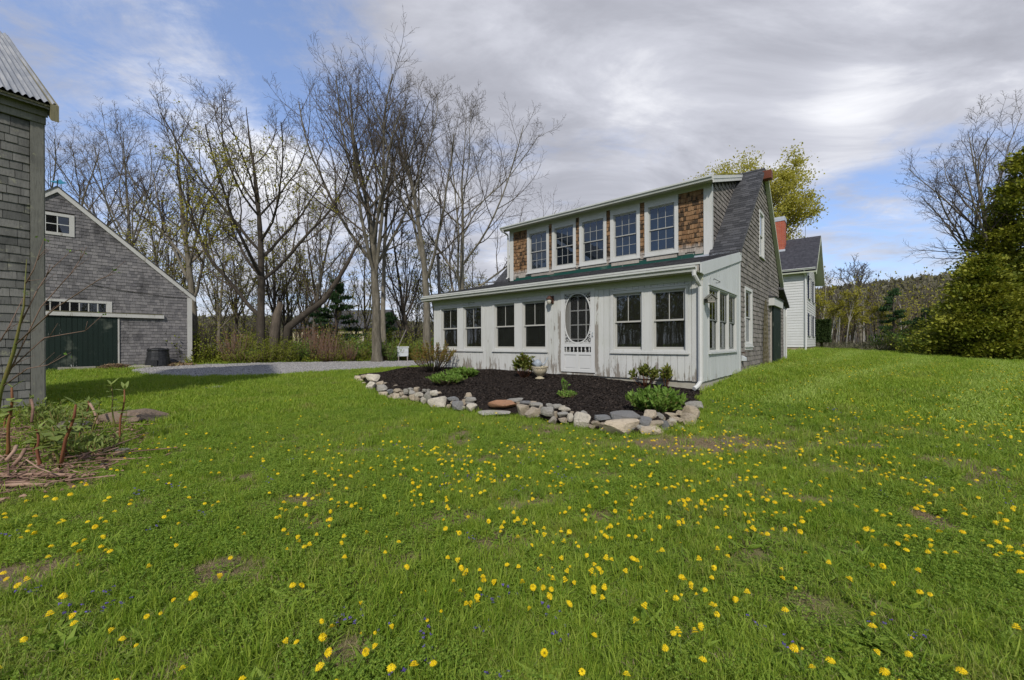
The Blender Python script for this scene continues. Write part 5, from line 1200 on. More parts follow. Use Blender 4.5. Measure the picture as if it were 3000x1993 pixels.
# ---------------------------------------------------------------- corner patch by the shed
def corner_patch():
    rng = np.random.default_rng(12); rr = random.Random(12)
    def rock(cx, cy, w, h, col, label, sc=.2965, ox=0, oy=1050, sq=.75, mesh=1):
        px, py = ox + cx * sc, oy + (cy + h / 2) * sc; p = gpt(px, py, .0); z = gz(p.x, p.y); p = gpt(px, py, z); s = sc * p.y / F
        o = link('flat_rock', STM[mesh], None, (p.x, p.y + w * s * sq * .3, z + h * s * .22), (rr.uniform(-.08, .08), rr.uniform(-.08, .08), rr.uniform(-.4, .4)), (w * s * 1.1, w * s * sq, h * s * .95)); o.color = (*col, 1); tag(o, label, 'rock')
    rock(1175, 560, 610, 200, (.24, .175, .125), 'broad flat brown rock in the grass beyond the knotweed shoots', mesh=2)
    rock(600, 660, 470, 190, (.20, .17, .14), 'low grey boulder half hidden among the knotweed stalks', mesh=4)
    rock(940, 830, 190, 80, (.30, .28, .25), 'small grey stone at the edge of the dead stalks', mesh=3)
    rock(1160, 905, 150, 60, (.32, .30, .26), 'small pale stone sunk in grass near the two tall shoots', mesh=5)
    rock(1010, 1050, 110, 40, (.36, .34, .32), 'palest small stone beside the leaf litter', mesh=6)
    rock(2060, 285, 200, 30, (.32, .31, .31), 'flat grey stepping stone in the shaded lawn', mesh=0)
    # litter of dead canes and leaves
    n = 14000; x = rng.uniform(-9, -3, n); y = rng.uniform(2.3, 8, n)
    d = rng.normal(0, .12, (2, n)); k = in_poly(x + d[0], y + d[1], LITTER); x, y = x[k], y[k]; n = len(x); z = ground_z(x, y) + rng.uniform(0, .05, n)
    a = rng.uniform(0, 6.28, n); D = np.stack([np.cos(a), np.sin(a), rng.normal(0, .25, n)], 1)
    tag(link('leaf_litter', leaves_mesh('leaf_litter', np.stack([x, y, z], 1), D, rng.uniform(.03, .10, n), rng.uniform(.006, .02, n), M['cane_dead'], rng)), 'brown leaf litter under the knotweed by the shed', 'leaf litter', kind='stuff')
    mb = MB(); cnt = 0
    for _ in range(300):
        cx, cy = rr.uniform(-7, -3.3), rr.uniform(2.5, 7)
        if not in_poly(np.array([cx]), np.array([cy]), LITTER)[0]: continue
        a = rr.uniform(0, 6.28); l = rr.uniform(.15, .5); zz = gz(cx, cy) + rr.uniform(.01, .07); r = rr.uniform(.003, .008); dx, dy = math.cos(a) * l, math.sin(a) * l
        mb.tube([(cx - dx, cy - dy, zz + rr.uniform(-.02, .05)), (cx + rr.uniform(-.03, .03), cy + rr.uniform(-.03, .03), zz + .01), (cx + dx, cy + dy, zz + rr.uniform(-.02, .06))], r, 5, rr.random())
    o = mb.build('dead_canes', M['cane_dead']); tag(o, 'tangle of dead reddish canes lying in the shed corner', 'dead stalks', kind='stuff')
    for (b, c, zz) in (((0, 1190), (730, 1190), .06), ((0, 1290), (470, 1285), .05), ((-20, 950), (60, 1060), .1), ((60, 1120), (100, 960), .05), ((180, 530), (310, 740), .3), ((780, 500), (960, 690), .12)):
        p, q = gpt(b[0] * .2965, 1050 + b[1] * .2965, 0), gpt(c[0] * .2965, 1050 + c[1] * .2965, 0)
        if abs(b[1] - c[1]) > 60: p = gpt(c[0] * .2965, 1050 + max(b[1], c[1]) * .2965, 0); s = p.y / F * .2965; q = p + Vector(((b[0] - c[0]) * s, .15, abs(c[1] - b[1]) * s))
        tag(link('dead_cane', MB().tube([p + Vector((0, 0, zz * .5)), (p + q) / 2 + Vector((0, .02, zz * .6)), q + Vector((0, 0, zz * .5))], .016, 7).mesh('dead_cane', M['cane_dead'], True)), 'thick pinkish dead cane among the litter by the shed', 'dead stalk', 'thick dead canes by the shed')
    # green shoots: (base, top) in the crop's pixels, tall
    shoots = [((380, 1080), (310, 690), .013), ((490, 1080), (430, 800), .013), ((560, 1110), (735, 440), .014), ((595, 1080), (610, 700), .013), ((60, 980), (172, 250), .014), ((865, 870), (940, 430), .008), ((838, 640), (850, 400), .010),
              ((790, 850), (785, 480), .007), ((720, 850), (732, 600), .010), ((420, 960), (400, 700), .008), ((640, 980), (690, 640), .011), ((520, 1000), (545, 640), .010), ((320, 960), (330, 760), .007), ((1190, 780), (1240, 490), .006), ((20, 700), (30, 480), .012),
              ((230, 500), (262, 400), .008), ((750, 800), (800, 560), .006)]
    tall = [((1125, 700), (1105, 230), .010), ((1158, 850), (1172, 280), .011)]
    def shoot(b, t, r, lab, grp, leafy, wl, seed):
        g = np.random.default_rng(seed); p = gpt(b[0] * .2965, 1050 + b[1] * .2965, 0); s = p.y / F * .2965; q = Vector(((t[0] - b[0]) * s, g.uniform(-.08, .08), (b[1] - t[1]) * s))
        K = thing('knotweed_shoot', lab, 'plant', (p.x, p.y, gz(p.x, p.y) - .02), 0, grp)
        N = 6; pts = [tuple(q * (i / N) + Vector((.012 * math.sin(i * 1.7), 0, 0))) for i in range(N + 1)]
        rad = [r * (1.15 - .5 * i / N) * (1.12 if i % 2 else .95) for i in range(N + 1)]
        link('stem', MB().tube(pts, rad, 7).mesh('stem', M['stalk_green'] if seed % 2 else M['stalk_red'], True), K)
        for i in range(leafy):
            u = g.uniform(.55, 1.0) if i > 2 else 1.0; a = g.uniform(0, 6.28); L = wl * g.uniform(.6, 1.2); mb = MB(); up = g.uniform(-.1, .5) if i > 2 else 1.2
            d = Vector((math.cos(a), math.sin(a) * .8, up)).normalized(); sd = d.cross(Vector((0, 0, 1))).normalized(); nn = sd.cross(d); o = q * u
            prof = [(0, .04), (.15, .36), (.4, .46), (.7, .30), (1.0, .0)] if i > 2 else [(0, .03), (.3, .14), (.6, .12), (.85, .06), (1, 0)]
            v = []
            for x, w in prof: bnd = -.22 * x * x; v += [o + d * (x * L) + sd * (w * L) + nn * (bnd * L + .10 * w * L), o + d * (x * L) + nn * (bnd * L), o + d * (x * L) - sd * (w * L) + nn * (bnd * L + .10 * w * L)]
            mb.v = [tuple(c) for c in v]; mb.t = [g.random()] * len(v)
            for k in range(len(prof) - 1): mb.f += [(k * 3, k * 3 + 3, k * 3 + 4, k * 3 + 1), (k * 3 + 1, k * 3 + 4, k * 3 + 5, k * 3 + 2)]
            me = bpy.data.meshes.new('leaf'); me.from_pydata(mb.v, [], mb.f); me.materials.append(M['leaf_knotweed']); link('leaf', me, K)
    for i, (b, t, r) in enumerate(shoots): shoot(b, t, r, 'green and red knotweed shoot sprouting from the litter by the shed', 'knotweed shoots by the shed', 10, .11, 50 + i)
    shoot(*tall[0], 'tall knotweed shoot with big round leaves at the far side of the pair', None, 9, .12, 81); shoot(*tall[1], 'tallest knotweed shoot of the leafy pair, nearer the lawn', None, 9, .12, 82)
    # sapling against the shed
    S = thing('sapling', 'thin bare sapling with reddish twigs in front of the shed', 'sapling', (-6.05, 4.75, 0)); f = 4.75 / F
    def ip(px, py, dy=0): Y = 4.75 + dy; return Vector(((px - 1500) / F * Y + 6.05, dy, 1.2 - (py - 1012) * Y / F))
    main = [Vector((0, 0, -.02)), ip(0, 1150), ip(40, 1030), ip(70, 900), ip(79, 760)]
    link('trunk', MB().tube(main, [.022, .020, .016, .010, .003], 7).mesh('trunk', M['stalk_green'], True), S)
    tw = MB(); br = [[ip(8, 1130), ip(120, 900, .1), ip(210, 800, .2), ip(250, 740, .25)], [ip(45, 1010), ip(160, 905, -.2), ip(290, 820, -.3), ip(340, 800, -.35)], [ip(20, 1090), ip(130, 990, .2), ip(250, 970, .3), ip(300, 925, .35)],
          [ip(60, 950), ip(110, 850, .1), ip(150, 790, .2), ip(205, 740, .2)], [ip(10, 1130), ip(80, 1080, -.1), ip(140, 1070, -.2), ip(195, 1040, -.3)], [ip(76, 830), ip(100, 790), ip(130, 700)], [ip(0, 1000), ip(30, 950, .1), ip(75, 860, .2)]]
    for b in br:
        tw.tube(b, [.008 - .0055 * i / (len(b) - 1) for i in range(len(b))], 5)
        for k in range(6):
            i = rr.randrange(1, len(b)); a = b[i - 1].lerp(b[i], rr.random()); tw.tube([a, a + Vector((rr.uniform(.0, .18), rr.uniform(-.08, .08), rr.uniform(.02, .18)))], [.004, .0015], 4)
    link('twigs', tw.mesh('twigs', M['twig_red'], True), S)
    P = np.array([tuple(b[-1]) for b in br] * 3) + rng.normal(0, .02, (len(br) * 3, 3)); link('buds', leaves_mesh('buds', P, rng.normal(0, 1, P.shape) + [0, 0, 1], .04, .012, M['leaf_bright'], rng), S)['kind'] = 'stuff'
corner_patch()
for i, (cx, cy) in enumerate(((700, 620), (820, 560), (620, 720), (900, 960), (560, 860), (430, 700), (1010, 900), (760, 930), (300, 620), (1100, 620))):
    p_ = gpt(cx * .2965, 1050 + cy * .2965, 0); bush('weed_clump', 'leafy pale green weed clump among the knotweed stalks', 'plant', (p_.x, p_.y, gz(p_.x, p_.y)), .42, .20 + .12 * (i % 3), 16, 110, .085, M['leaf_knotweed'], M['stalk_green'], 300 + i, 1.0, .35, 'weed clumps among the knotweed')

# ---------------------------------------------------------------- grass, clover, violets
def scatter(name, label, cat, pts, rot, scl, idx, coll):
    me = bpy.data.meshes.new(name); me.vertices.add(len(pts)); me.vertices.foreach_set('co', np.asarray(pts, np.float32).ravel())
    for nm, typ, arr in (('rot', 'FLOAT_VECTOR', rot), ('scl', 'FLOAT_VECTOR', scl)):
        a = me.attributes.new(nm, typ, 'POINT'); a.data.foreach_set('vector', np.asarray(arr, np.float32).ravel())
    a = me.attributes.new('idx', 'INT', 'POINT'); a.data.foreach_set('value', np.asarray(idx, np.int32))
    o = link(name, me); tag(o, label, cat, kind='stuff')
    ng = bpy.data.node_groups.new('scatter_' + name, 'GeometryNodeTree')
    ng.interface.new_socket('Geometry', in_out='INPUT', socket_type='NodeSocketGeometry'); ng.interface.new_socket('Geometry', in_out='OUTPUT', socket_type='NodeSocketGeometry')
    N = ng.nodes; gi = N.new('NodeGroupInput'); go = N.new('NodeGroupOutput'); ci = N.new('GeometryNodeCollectionInfo'); ip = N.new('GeometryNodeInstanceOnPoints')
    ci.inputs['Collection'].default_value = coll; ci.inputs['Separate Children'].default_value = True; ci.inputs['Reset Children'].default_value = True
    def attr(nm, t): a = N.new('GeometryNodeInputNamedAttribute'); a.data_type = t; a.inputs['Name'].default_value = nm; return a.outputs['Attribute']
    K = ng.links; K.new(gi.outputs[0], ip.inputs['Points']); K.new(ci.outputs[0], ip.inputs['Instance']); ip.inputs['Pick Instance'].default_value = True
    K.new(attr('idx', 'INT'), ip.inputs['Instance Index']); K.new(attr('rot', 'FLOAT_VECTOR'), ip.inputs['Rotation']); K.new(attr('scl', 'FLOAT_VECTOR'), ip.inputs['Scale'])
    K.new(ip.outputs[0], go.inputs[0]); md = o.modifiers.new('scatter', 'NODES'); md.node_group = ng; return o
def tuft(name, rng, n, rad, h0, h1, w, bend, mat):
    V, Fc, T = [], [], []
    for i in range(n):
        a = rng.uniform(0, 6.28); r = rad * math.sqrt(rng.random()); b = np.array([math.cos(a) * r, math.sin(a) * r, -.008]); h = rng.uniform(h0, h1); da = rng.uniform(0, 6.28); k = h * bend * rng.uniform(.2, 1.3)
        d = np.array([math.cos(da), math.sin(da), 0]); s = np.array([-math.sin(da), math.cos(da), 0]); ww = w * rng.uniform(.6, 1.3)
        p1 = b + d * k * .3 + np.array([0, 0, h * .6]); p2 = b + d * k + np.array([0, 0, h * (1 - .25 * min(k / h, 1))]); j = len(V)
        V += [b - s * ww, b + s * ww, p1 + s * ww * .8, p1 - s * ww * .8, p2]; Fc += [(j, j + 1, j + 2), (j, j + 2, j + 3), (j + 3, j + 2, j + 4)]; T += [rng.random()] * 5
    return bpy.data.objects.new(name, np_mesh(name, np.array(V), np.array(Fc), mat, tint=T))
def rosette(name, rng, n, L, w, mat, lift=.5):
    a = np.array([i * 6.28 / n + rng.uniform(-.3, .3) for i in range(n)]); D = np.stack([np.cos(a), np.sin(a), np.array([lift * rng.uniform(.3, 1.2) for _ in a])], 1); g = np.random.default_rng(rng.randrange(999))
    return bpy.data.objects.new(name, leaves_mesh(name, np.zeros((n, 3)) + [0, 0, .004], D, L * g.uniform(.6, 1.1, n), w * g.uniform(.7, 1.2, n), mat, g))
def clover(name, rng, n, rad, h, s, mat):
    P, D = [], []
    for i in range(n):
        a = rng.uniform(0, 6.28); r = rad * math.sqrt(rng.random()); c = (math.cos(a) * r, math.sin(a) * r, rng.uniform(.3, 1) * h); t = rng.uniform(0, 2)
        for k in range(3): P.append(c); D.append((math.cos(t + k * 2.09), math.sin(t + k * 2.09), rng.uniform(-.1, .3)))
    g = np.random.default_rng(rng.randrange(999)); return bpy.data.objects.new(name, leaves_mesh(name, np.array(P), np.array(D), s, s * .42, mat, g))
def lawn_grass():
    rr = random.Random(31); coll = bpy.data.collections.new('grass_tufts')
    for k in range(3): coll.objects.link(tuft('t%02d_grass' % k, rr, 22, .045, .025, .075, .0017, .7, M['grass_blade']))
    for k in range(3, 5): coll.objects.link(tuft('t%02d_long' % k, rr, 16, .035, .06, .125, .0022, .8, M['grass_blade']))
    coll.objects.link(clover('t05_clover', rr, 22, .06, .045, .011, M['clover_leaf']))
    coll.objects.link(tuft('t06_dry', rr, 16, .05, .015, .05, .0014, 1.6, M['dry_grass']))
    coll.objects.link(rosette('t07_rosette', rr, 8, .10, .014, M['clover_leaf'], .5))
    v = clover('t08_violet', rr, 7, .05, .06, .009, M['violet_petal']); coll.objects.link(v)
    for k in range(9, 11): coll.objects.link(tuft('t%02d_wide' % k, rr, 30, .14, .03, .085, .0042, .7, M['grass_blade']))
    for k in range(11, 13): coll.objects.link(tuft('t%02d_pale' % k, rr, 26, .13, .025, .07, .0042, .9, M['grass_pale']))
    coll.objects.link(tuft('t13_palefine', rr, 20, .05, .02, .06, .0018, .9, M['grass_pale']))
    rng = np.random.default_rng(77); X, Y, S, I = [], [], [], []
    for r0, r1, dens, sc, far in ((.9, 3.0, 900, .95, 0), (3.0, 5.0, 620, 1.05, 0), (5.0, 8.0, 300, 1.25, 0), (8, 13, 120, 1.35, 1), (13, 22, 42, 1.5, 1), (22, 40, 16, 1.9, 1)):
        n = int(dens * math.pi * (r1 * r1 - r0 * r0) * (118 / 360)); r = np.sqrt(rng.uniform(r0 * r0, r1 * r1, n)); a = np.radians(rng.uniform(-59, 59, n)); x = r * np.sin(a); y = r * np.cos(a)
        ix = rng.integers(0, 5, n) if not far else rng.integers(9, 11, n)
        if not far:
            q = rng.random(n); longp = np.clip((fbm(x * .9, y * .9, 21) - .42) / .2, 0, 1); ix = np.where(rng.random(n) < longp * .5 + .06, rng.integers(3, 5, n), rng.integers(0, 3, n))
            cl = np.clip((fbm(x * 1.1 + 4, y * 1.1, 33) - .48) / .12, 0, 1); ix = np.where(q < cl * .40 + .05, 5, ix); ix = np.where((q > .985), 7, ix)
            vi = np.clip((fbm(x * .8 + 2, y * .8 + 7, 55) - .56) / .06, 0, 1) * np.where(x < .5, 1, .3); ix = np.where((rng.random(n) < vi * .02), 8, ix)
        X.append(x); Y.append(y); S.append(np.full(n, sc)); I.append(ix)
    x, y, s, ix = map(np.concatenate, (X, Y, S, I))
    hx = CH * (x - H0.x) + SH * (y - H0.y); hyy = -SH * (x - H0.x) + CH * (y - H0.y)
    keep = ~in_bed(hx, hyy, .02) & ~((hx > -8.7) & (hx < .05) & (hyy > -.05) & (hyy < 12))
    keep &= ~in_poly(x, y, DRIVE)
    lit = in_poly(x, y, LITTER); keep &= ~(lit & (rng.random(len(x)) > np.where(fbm(x * 1.5, y * 1.5, 71) > .52, .5, .12)))
    c, sn = math.cos(math.radians(46)), math.sin(math.radians(46)); bx = c * (x + 20.97) + sn * (y - 18.4); by = -sn * (x + 20.97) + c * (y - 18.4); keep &= ~((by > -.12) & (bx > -5) & (bx < 5.4))
    ba = bare(x, y); keep &= rng.random(len(x)) > ba * .62
    x, y, s, ix, ba = x[keep], y[keep], s[keep], ix[keep], ba[keep]; n = len(x)
    ix = np.where((rng.random(n) < ba * .65 + .06) & (np.hypot(x, y) < 8), 6, ix)
    z = ground_z(x, y); st = stripe(x, y)
    pale = rng.random(n) < np.clip(st, 0, 1) * .75 + .10; ix = np.where(pale & (ix >= 9), rng.integers(11, 13, n), np.where(pale & (ix < 5), 13, ix))  # light lanes get more pale tufts: sheen of bent blades put into colour
    lean = rng.normal(0, .16, (n, 2)); ta = math.radians(42); lean[:, 0] += -st * .42 * math.cos(ta); lean[:, 1] += st * .42 * math.sin(ta)
    hgt = s * rng.uniform(.75, 1.25, n) * (.8 + .5 * fbm(x * .5, y * .5, 13)) * (1 - .25 * ba)
    rot = np.stack([lean[:, 0], lean[:, 1], rng.uniform(0, 6.28, n)], 1); scl = np.stack([s, s, hgt], 1)
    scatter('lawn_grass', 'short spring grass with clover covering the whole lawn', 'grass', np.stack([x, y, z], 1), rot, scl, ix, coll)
lawn_grass()

# ---------------------------------------------------------------- dandelions
def dandelions():
    rng = np.random.default_rng(8); rr = random.Random(8)
    def head(nm, np_, rings, simple=False):
        V, Fc, T = [(0, 0, .015)], [], [.5]
        for L, r, z, cnt in rings:
            for k in range(cnt):
                a = 6.283 * k / cnt + rng.uniform(-.1, .1); w = 2.6 / cnt; rr_ = r * rng.uniform(.88, 1.08); j = len(V); t = rng.random()
                V += [(.003 * math.cos(a), .003 * math.sin(a), z + .004), (rr_ * .75 * math.cos(a - w), rr_ * .75 * math.sin(a - w), z * .8 + .002), (rr_ * math.cos(a), rr_ * math.sin(a), z), (rr_ * .75 * math.cos(a + w), rr_ * .75 * math.sin(a + w), z * .8 + .002)]; T += [t] * 4
                Fc += [(j, j + 1, j + 2), (j, j + 2, j + 3)]
        return np_mesh(nm, np.array(V), np.array(Fc), M['dandelion_petal'], tint=T)
    heads = [head('flower_head', 0, [(1, .0195, .0, 26), (1, .0155, .006, 20), (1, .0095, .011, 12)]) for _ in range(4)]
    stem = MB().tube([(0, 0, -.01), (.04, 0, .5), (0, 0, 1.0)], [.0016, .0014, .0018], 5).mesh('stem', M['dandelion_stem'], True)
    ros = rosette('leaves', rr, 8, .11, .012, M['clover_leaf'], .45).data
    bud = MB().lathe([(.001, .014), (.005, .012), (.0065, .004), (.003, -.004)], 8).mesh('bud', M['dandelion_stem'], True)
    n = 9000; r = np.sqrt(rng.uniform(1.2 ** 2, 26 ** 2, n * 14)); a = np.radians(rng.uniform(-56, 56, n * 14)); x = r * np.sin(a); y = r * np.cos(a)
    clus = np.clip((fbm(x * 1.6 + 3, y * 1.6 + 1, 91) - .36) / .26, 0, 1.0)
    base = np.interp(y, [0, 2, 3, 4.5, 6, 8, 11, 16, 24], [72, 70, 64, 46, 20, 8, 4.5, 3.0, 1.6]) * 1.5
    side = np.where(x < -.62 * y, .38, np.where(x < -.25 * y, .65, 1.0)); side = np.where((y > 4.8) & (x < .30 * y), side * .22, side); side = np.where((y > 7) & (x < 2), .04, side); side = np.where((y > 7) & (x > 4), np.where(x > 8, 2.2, .6), side)
    dens = base * side * (.22 + .95 * clus); pd = n * 14 / (math.pi * (26 ** 2 - 1.44) * 112 / 360)
    k = rng.random(n * 14) < dens / pd
    hx = CH * (x - H0.x) + SH * (y - H0.y); hyy = -SH * (x - H0.x) + CH * (y - H0.y)
    k &= ~in_bed(hx, hyy, .1) & ~((hx > -9) & (hx < .1) & (hyy > -.05) & (hyy < 12)) & ~in_poly(x, y, DRIVE) & ~in_poly(x, y, LITTER)
    # only places the picture can show or nearly
    k &= (y > 1.35) & (np.abs(x) < 1.32 * y + .2)
    x, y = x[k], y[k]; o = np.argsort(np.hypot(x, y)); x, y = x[o], y[o]; z = ground_z(x, y)
    inside = (np.abs(x) < 1.25 * y) & (y > 1.47)
    first = [i for i in range(len(x)) if inside[i]][:300]; fs = set(first); rest = [i for i in range(len(x)) if i not in fs]
    for i in first:
        h = rr.uniform(.05, .105); D = thing('dandelion', 'yellow dandelion flower standing in the lawn grass', 'dandelion', (x[i], y[i], z[i]), rr.uniform(0, 6.28), 'dandelions in the lawn')
        lx, ly = rr.gauss(0, .45), rr.gauss(0, .45) ; s = rr.uniform(.55, .90) if rr.random() > .15 else rr.uniform(.28, .45)
        link('stem', stem, D, (0, 0, 0), (0, 0, 0), (1, 1, h)); link('leaves', ros, D, (0, 0, 0), (0, 0, rr.uniform(0, 6)), [rr.uniform(.6, 1.1)] * 3); link('flower_head', rr.choice(heads), D, (0, 0, h), (lx, ly, 0), (s, s, s * rr.uniform(.9, 2.0)))
    V, Fc, T = [], [], []; me = heads[0]; U = np.array([v.co[:] for v in me.vertices]); q = np.array([p.vertices[:] for p in me.polygons]); c = 0
    for i in rest:
        s = rr.uniform(.65, .95); h = rr.uniform(.05, .10); R = np.array(Matrix.Rotation(rr.gauss(0, .3), 3, 'X') @ Matrix.Rotation(rr.gauss(0, .3), 3, 'Y'))
        V.append((U * s) @ R.T + [x[i], y[i], z[i] + h]); Fc.append(q + c); c += len(U); T.append(np.full(len(U), rr.random()))
    print('dandelions', len(first), len(rest))
    tag(link('far_dandelions', np_mesh('far_dandelions', np.concatenate(V), np.concatenate(Fc), M['dandelion_petal'], tint=np.concatenate(T))), 'scattered yellow dandelions farther out over the lawn', 'dandelions', kind='stuff')
dandelions()
# ---------------------------------------------------------------- trees
def tubes_np(paths, radii, sides):
    """paths (n,k,3), radii (n,k) -> verts, quads"""
    n, k, _ = paths.shape; T = np.empty_like(paths); T[:, 1:-1] = paths[:, 2:] - paths[:, :-2]; T[:, 0] = paths[:, 1] - paths[:, 0]; T[:, -1] = paths[:, -1] - paths[:, -2]
    T /= np.maximum(np.linalg.norm(T, axis=2, keepdims=True), 1e-9); ref = np.where(np.abs(T[:, :1, 2:]) > .85, np.array([1., .2, 0]), np.array([.1, .2, 1.]))
    U = np.cross(T, np.broadcast_to(ref, T.shape)); U /= np.maximum(np.linalg.norm(U, axis=2, keepdims=True), 1e-9); Wv = np.cross(T, U)
    a = np.arange(sides) * 2 * math.pi / sides
    V = paths[:, :, None] + (U[:, :, None] * np.cos(a)[:, None] + Wv[:, :, None] * np.sin(a)[:, None]) * radii[:, :, None, None]
    b = (np.arange(n) * k * sides)[:, None, None]; r = np.arange(k - 1)[None, :, None] * sides; s = np.arange(sides)[None, None]; s2 = (s + 1) % sides
    Q = np.stack([b + r + s, b + r + s2, b + r + sides + s2, b + r + sides + s], -1).reshape(-1, 4)
    return V.reshape(-1, 3), Q
def grow(seed, H, R, trunk=.62, limbs=9, limb_ang=(22, 48), limb_from=.38, spread=.60, counts=(10, 7, 5), ratios=(.46, .48, .5), trop=.10, wig=.07, lean=(0, 0), twig_r=.0078, leader=True, kink=1.0):
    rng = np.random.default_rng(seed); out = []
    def walk(start, d, L, r0, r1, k, trop, wig):
        n = len(start); P = np.empty((n, k + 1, 3)); P[:, 0] = start; d = d.copy()
        for i in range(k):
            d = d + rng.normal(0, wig, (n, 3)) + np.array([0, 0, trop]); d /= np.linalg.norm(d, axis=1)[:, None]; P[:, i + 1] = P[:, i] + d * (L / k)[:, None]
        t = np.linspace(0, 1, k + 1); return P, r0[:, None] * (1 - t) + r1[:, None] * t
    one = np.ones(1)
    d0 = np.array([[lean[0], lean[1], 1.0]]); d0 /= np.linalg.norm(d0)
    LT = H * (.86 if leader else trunk)
    P, Rr = walk(np.array([[0, 0, -.15]]), d0, one * LT, one * R, one * R * (.06 if leader else .55), 24, .016, wig * .38 * kink)
    Rr = Rr * (1 + rng.normal(0, .045, Rr.shape))
    Rr[:, 0] *= 1.35; out.append((P, Rr))
    par, prad, plen = P, Rr, one * LT
    m = (limbs,) + tuple(counts)
    for lv, c in enumerate(m):
        n = len(par); k = par.shape[1] - 1
        if lv == 0: t = np.sort(rng.uniform(limb_from, .97, (n, c)), axis=1)
        else: t = (np.arange(c)[None] + rng.uniform(.1, .9, (n, c))) / c * .80 + .20
        f = t * k; i = np.minimum(f.astype(int), k - 1); w = (f - i)[..., None]; pi = np.arange(n)[:, None]
        S = par[pi, i] * (1 - w) + par[pi, i + 1] * w; D = par[pi, i + 1] - par[pi, i]; D /= np.linalg.norm(D, axis=2, keepdims=True)
        pr = prad[pi, i] * (1 - w[..., 0]) + prad[pi, i + 1] * w[..., 0]
        lo, hi = limb_ang if lv == 0 else ((28, 55) if lv == 1 else (30, 62))
        ang = np.radians(rng.uniform(lo, hi, (n, c))); az = rng.uniform(0, 6.283, (n, 1)) + np.arange(c)[None] * 2.4 + rng.normal(0, .35, (n, c))
        ref = np.where(np.abs(D[..., 2:]) > .9, np.array([1., 0, 0]), np.array([0, 0, 1.])); U = np.cross(D, ref); U /= np.linalg.norm(U, axis=2, keepdims=True); Vv = np.cross(D, U)
        dd = D * np.cos(ang)[..., None] + (U * np.cos(az)[..., None] + Vv * np.sin(az)[..., None]) * np.sin(ang)[..., None]
        if lv == 0: L = H * spread * (1.02 - .78 * ((t - limb_from) / (1 - limb_from))) * rng.uniform(.75, 1.1, (n, c)) ; L = np.minimum(L, (H * 1.02 - S[..., 2]) * 1.25)
        else: L = plen[:, None] * ratios[lv - 1] * (1.12 - .62 * t) * rng.uniform(.7, 1.2, (n, c))
        r = np.minimum(pr * (.58 if lv == 0 else .58), L * .0128 + .004); r = np.maximum(r, twig_r * (1.6 if lv < 2 else 1.0))
        S, dd, L, r = S.reshape(-1, 3), dd.reshape(-1, 3), L.ravel(), r.ravel(); ok = L > .12; S, dd, L, r = S[ok], dd[ok], L[ok], r[ok]
        ks = (9, 6, 4, 3, 3)[lv]
        P, Rr = walk(S, dd, L, r, np.maximum(r * (.28 if lv < 2 else .5), twig_r * .55), ks, trop * (1 - .12 * lv), wig * (1 + .35 * lv)); out.append((P, Rr)); par, prad, plen = P, Rr, L
    return out
SIDES = (12, 7, 5, 3, 3, 3)
def tree_meshes(levels, bark, twig, split=2):
    res = []
    for nm, rngs, mat in (('trunk', range(0, split), bark), ('crown', range(split, len(levels)), twig)):
        Vs, Qs, c = [], [], 0
        for l in rngs:
            V, Q = tubes_np(*levels[l], SIDES[l]); Vs.append(V); Qs.append(Q + c); c += len(V)
        res.append(np_mesh(nm, np.concatenate(Vs), np.concatenate(Qs), mat, True))
    return res
def bud_mesh(levels, n, size, mat, seed, zmax=None, lv=-1):
    rng = np.random.default_rng(seed); P = np.concatenate([levels[lv][0][:, 1:].reshape(-1, 3)]) 
    if zmax: P = P[P[:, 2] < zmax * rng.uniform(.5, 1.3, len(P))]
    P = P[rng.integers(0, len(P), n)] + rng.normal(0, size * .6, (n, 3)); return leaves_mesh('leaves', P, rng.normal(0, 1, (n, 3)), size * rng.uniform(.6, 1.3, n), size * .42, mat, rng)
def tree(name, label, px, Y, topy, seed, R, bark='bark_grey', group=None, buds=None, rot=0.0, cat='tree', twig='twig', zb=None, **kw):
    X = (px - 1500) / F * Y; z = gz(X, Y) if zb is None else zb; hy = 1007 + (1500 - px) * .0037; H = 1.2 + (hy - topy) / F * Y - z
    lv = grow(seed, H, R, **kw); tm, cm = tree_meshes(lv, M[bark], M[twig]); T = thing(name, label, cat, (X, Y, z), rot, group)
    link('trunk', tm, T); link('crown', cm, T)
    if buds: link('leaves', bud_mesh(lv, buds[0], buds[1], M[buds[2]], seed + 1, buds[3] if len(buds) > 3 else None), T)
    return T
tree('bare_maple', 'tallest bare maple with wide dense crown beyond the driveway', 1105, 27, 150, 5, .33, limbs=15, limb_ang=(18, 46), limb_from=.26, spread=.60, counts=(11, 8, 5), trop=.11)
tree('bare_tree', 'grey trunk standing close behind the tallest maple', 1128, 29.5, 260, 15, .21, limbs=8, limb_from=.5, spread=.40, counts=(7, 5, 4))
tree('bare_tree', 'tall straight bare tree rising just left of the porch roof', 1250, 28, 190, 7, .28, limbs=13, limb_ang=(18, 42), limb_from=.30, spread=.50, counts=(10, 7, 5), lean=(.02, 0))
tree('bare_tree', 'spreading bare tree whose branches reach over the porch roof', 1352, 31, 300, 8, .24, limbs=14, limb_ang=(25, 58), limb_from=.20, spread=.66, counts=(10, 7, 5), lean=(.05, 0))
tree('budding_maple', 'bare maple with low spreading limbs and yellowish young leaves', 764, 25, 190, 9, .27, limbs=14, limb_ang=(28, 60), limb_from=.17, spread=.62, counts=(10, 7, 5), buds=(5200, .11, 'leaf_bud', 10), bark='bark_brown')
tree('bare_tree', 'straight tall tree just behind the right corner of the barn', 572, 26, 240, 10, .24, limbs=13, limb_ang=(20, 45), limb_from=.22, spread=.46, counts=(10, 7, 5), buds=(900, .10, 'leaf_bud', 8))
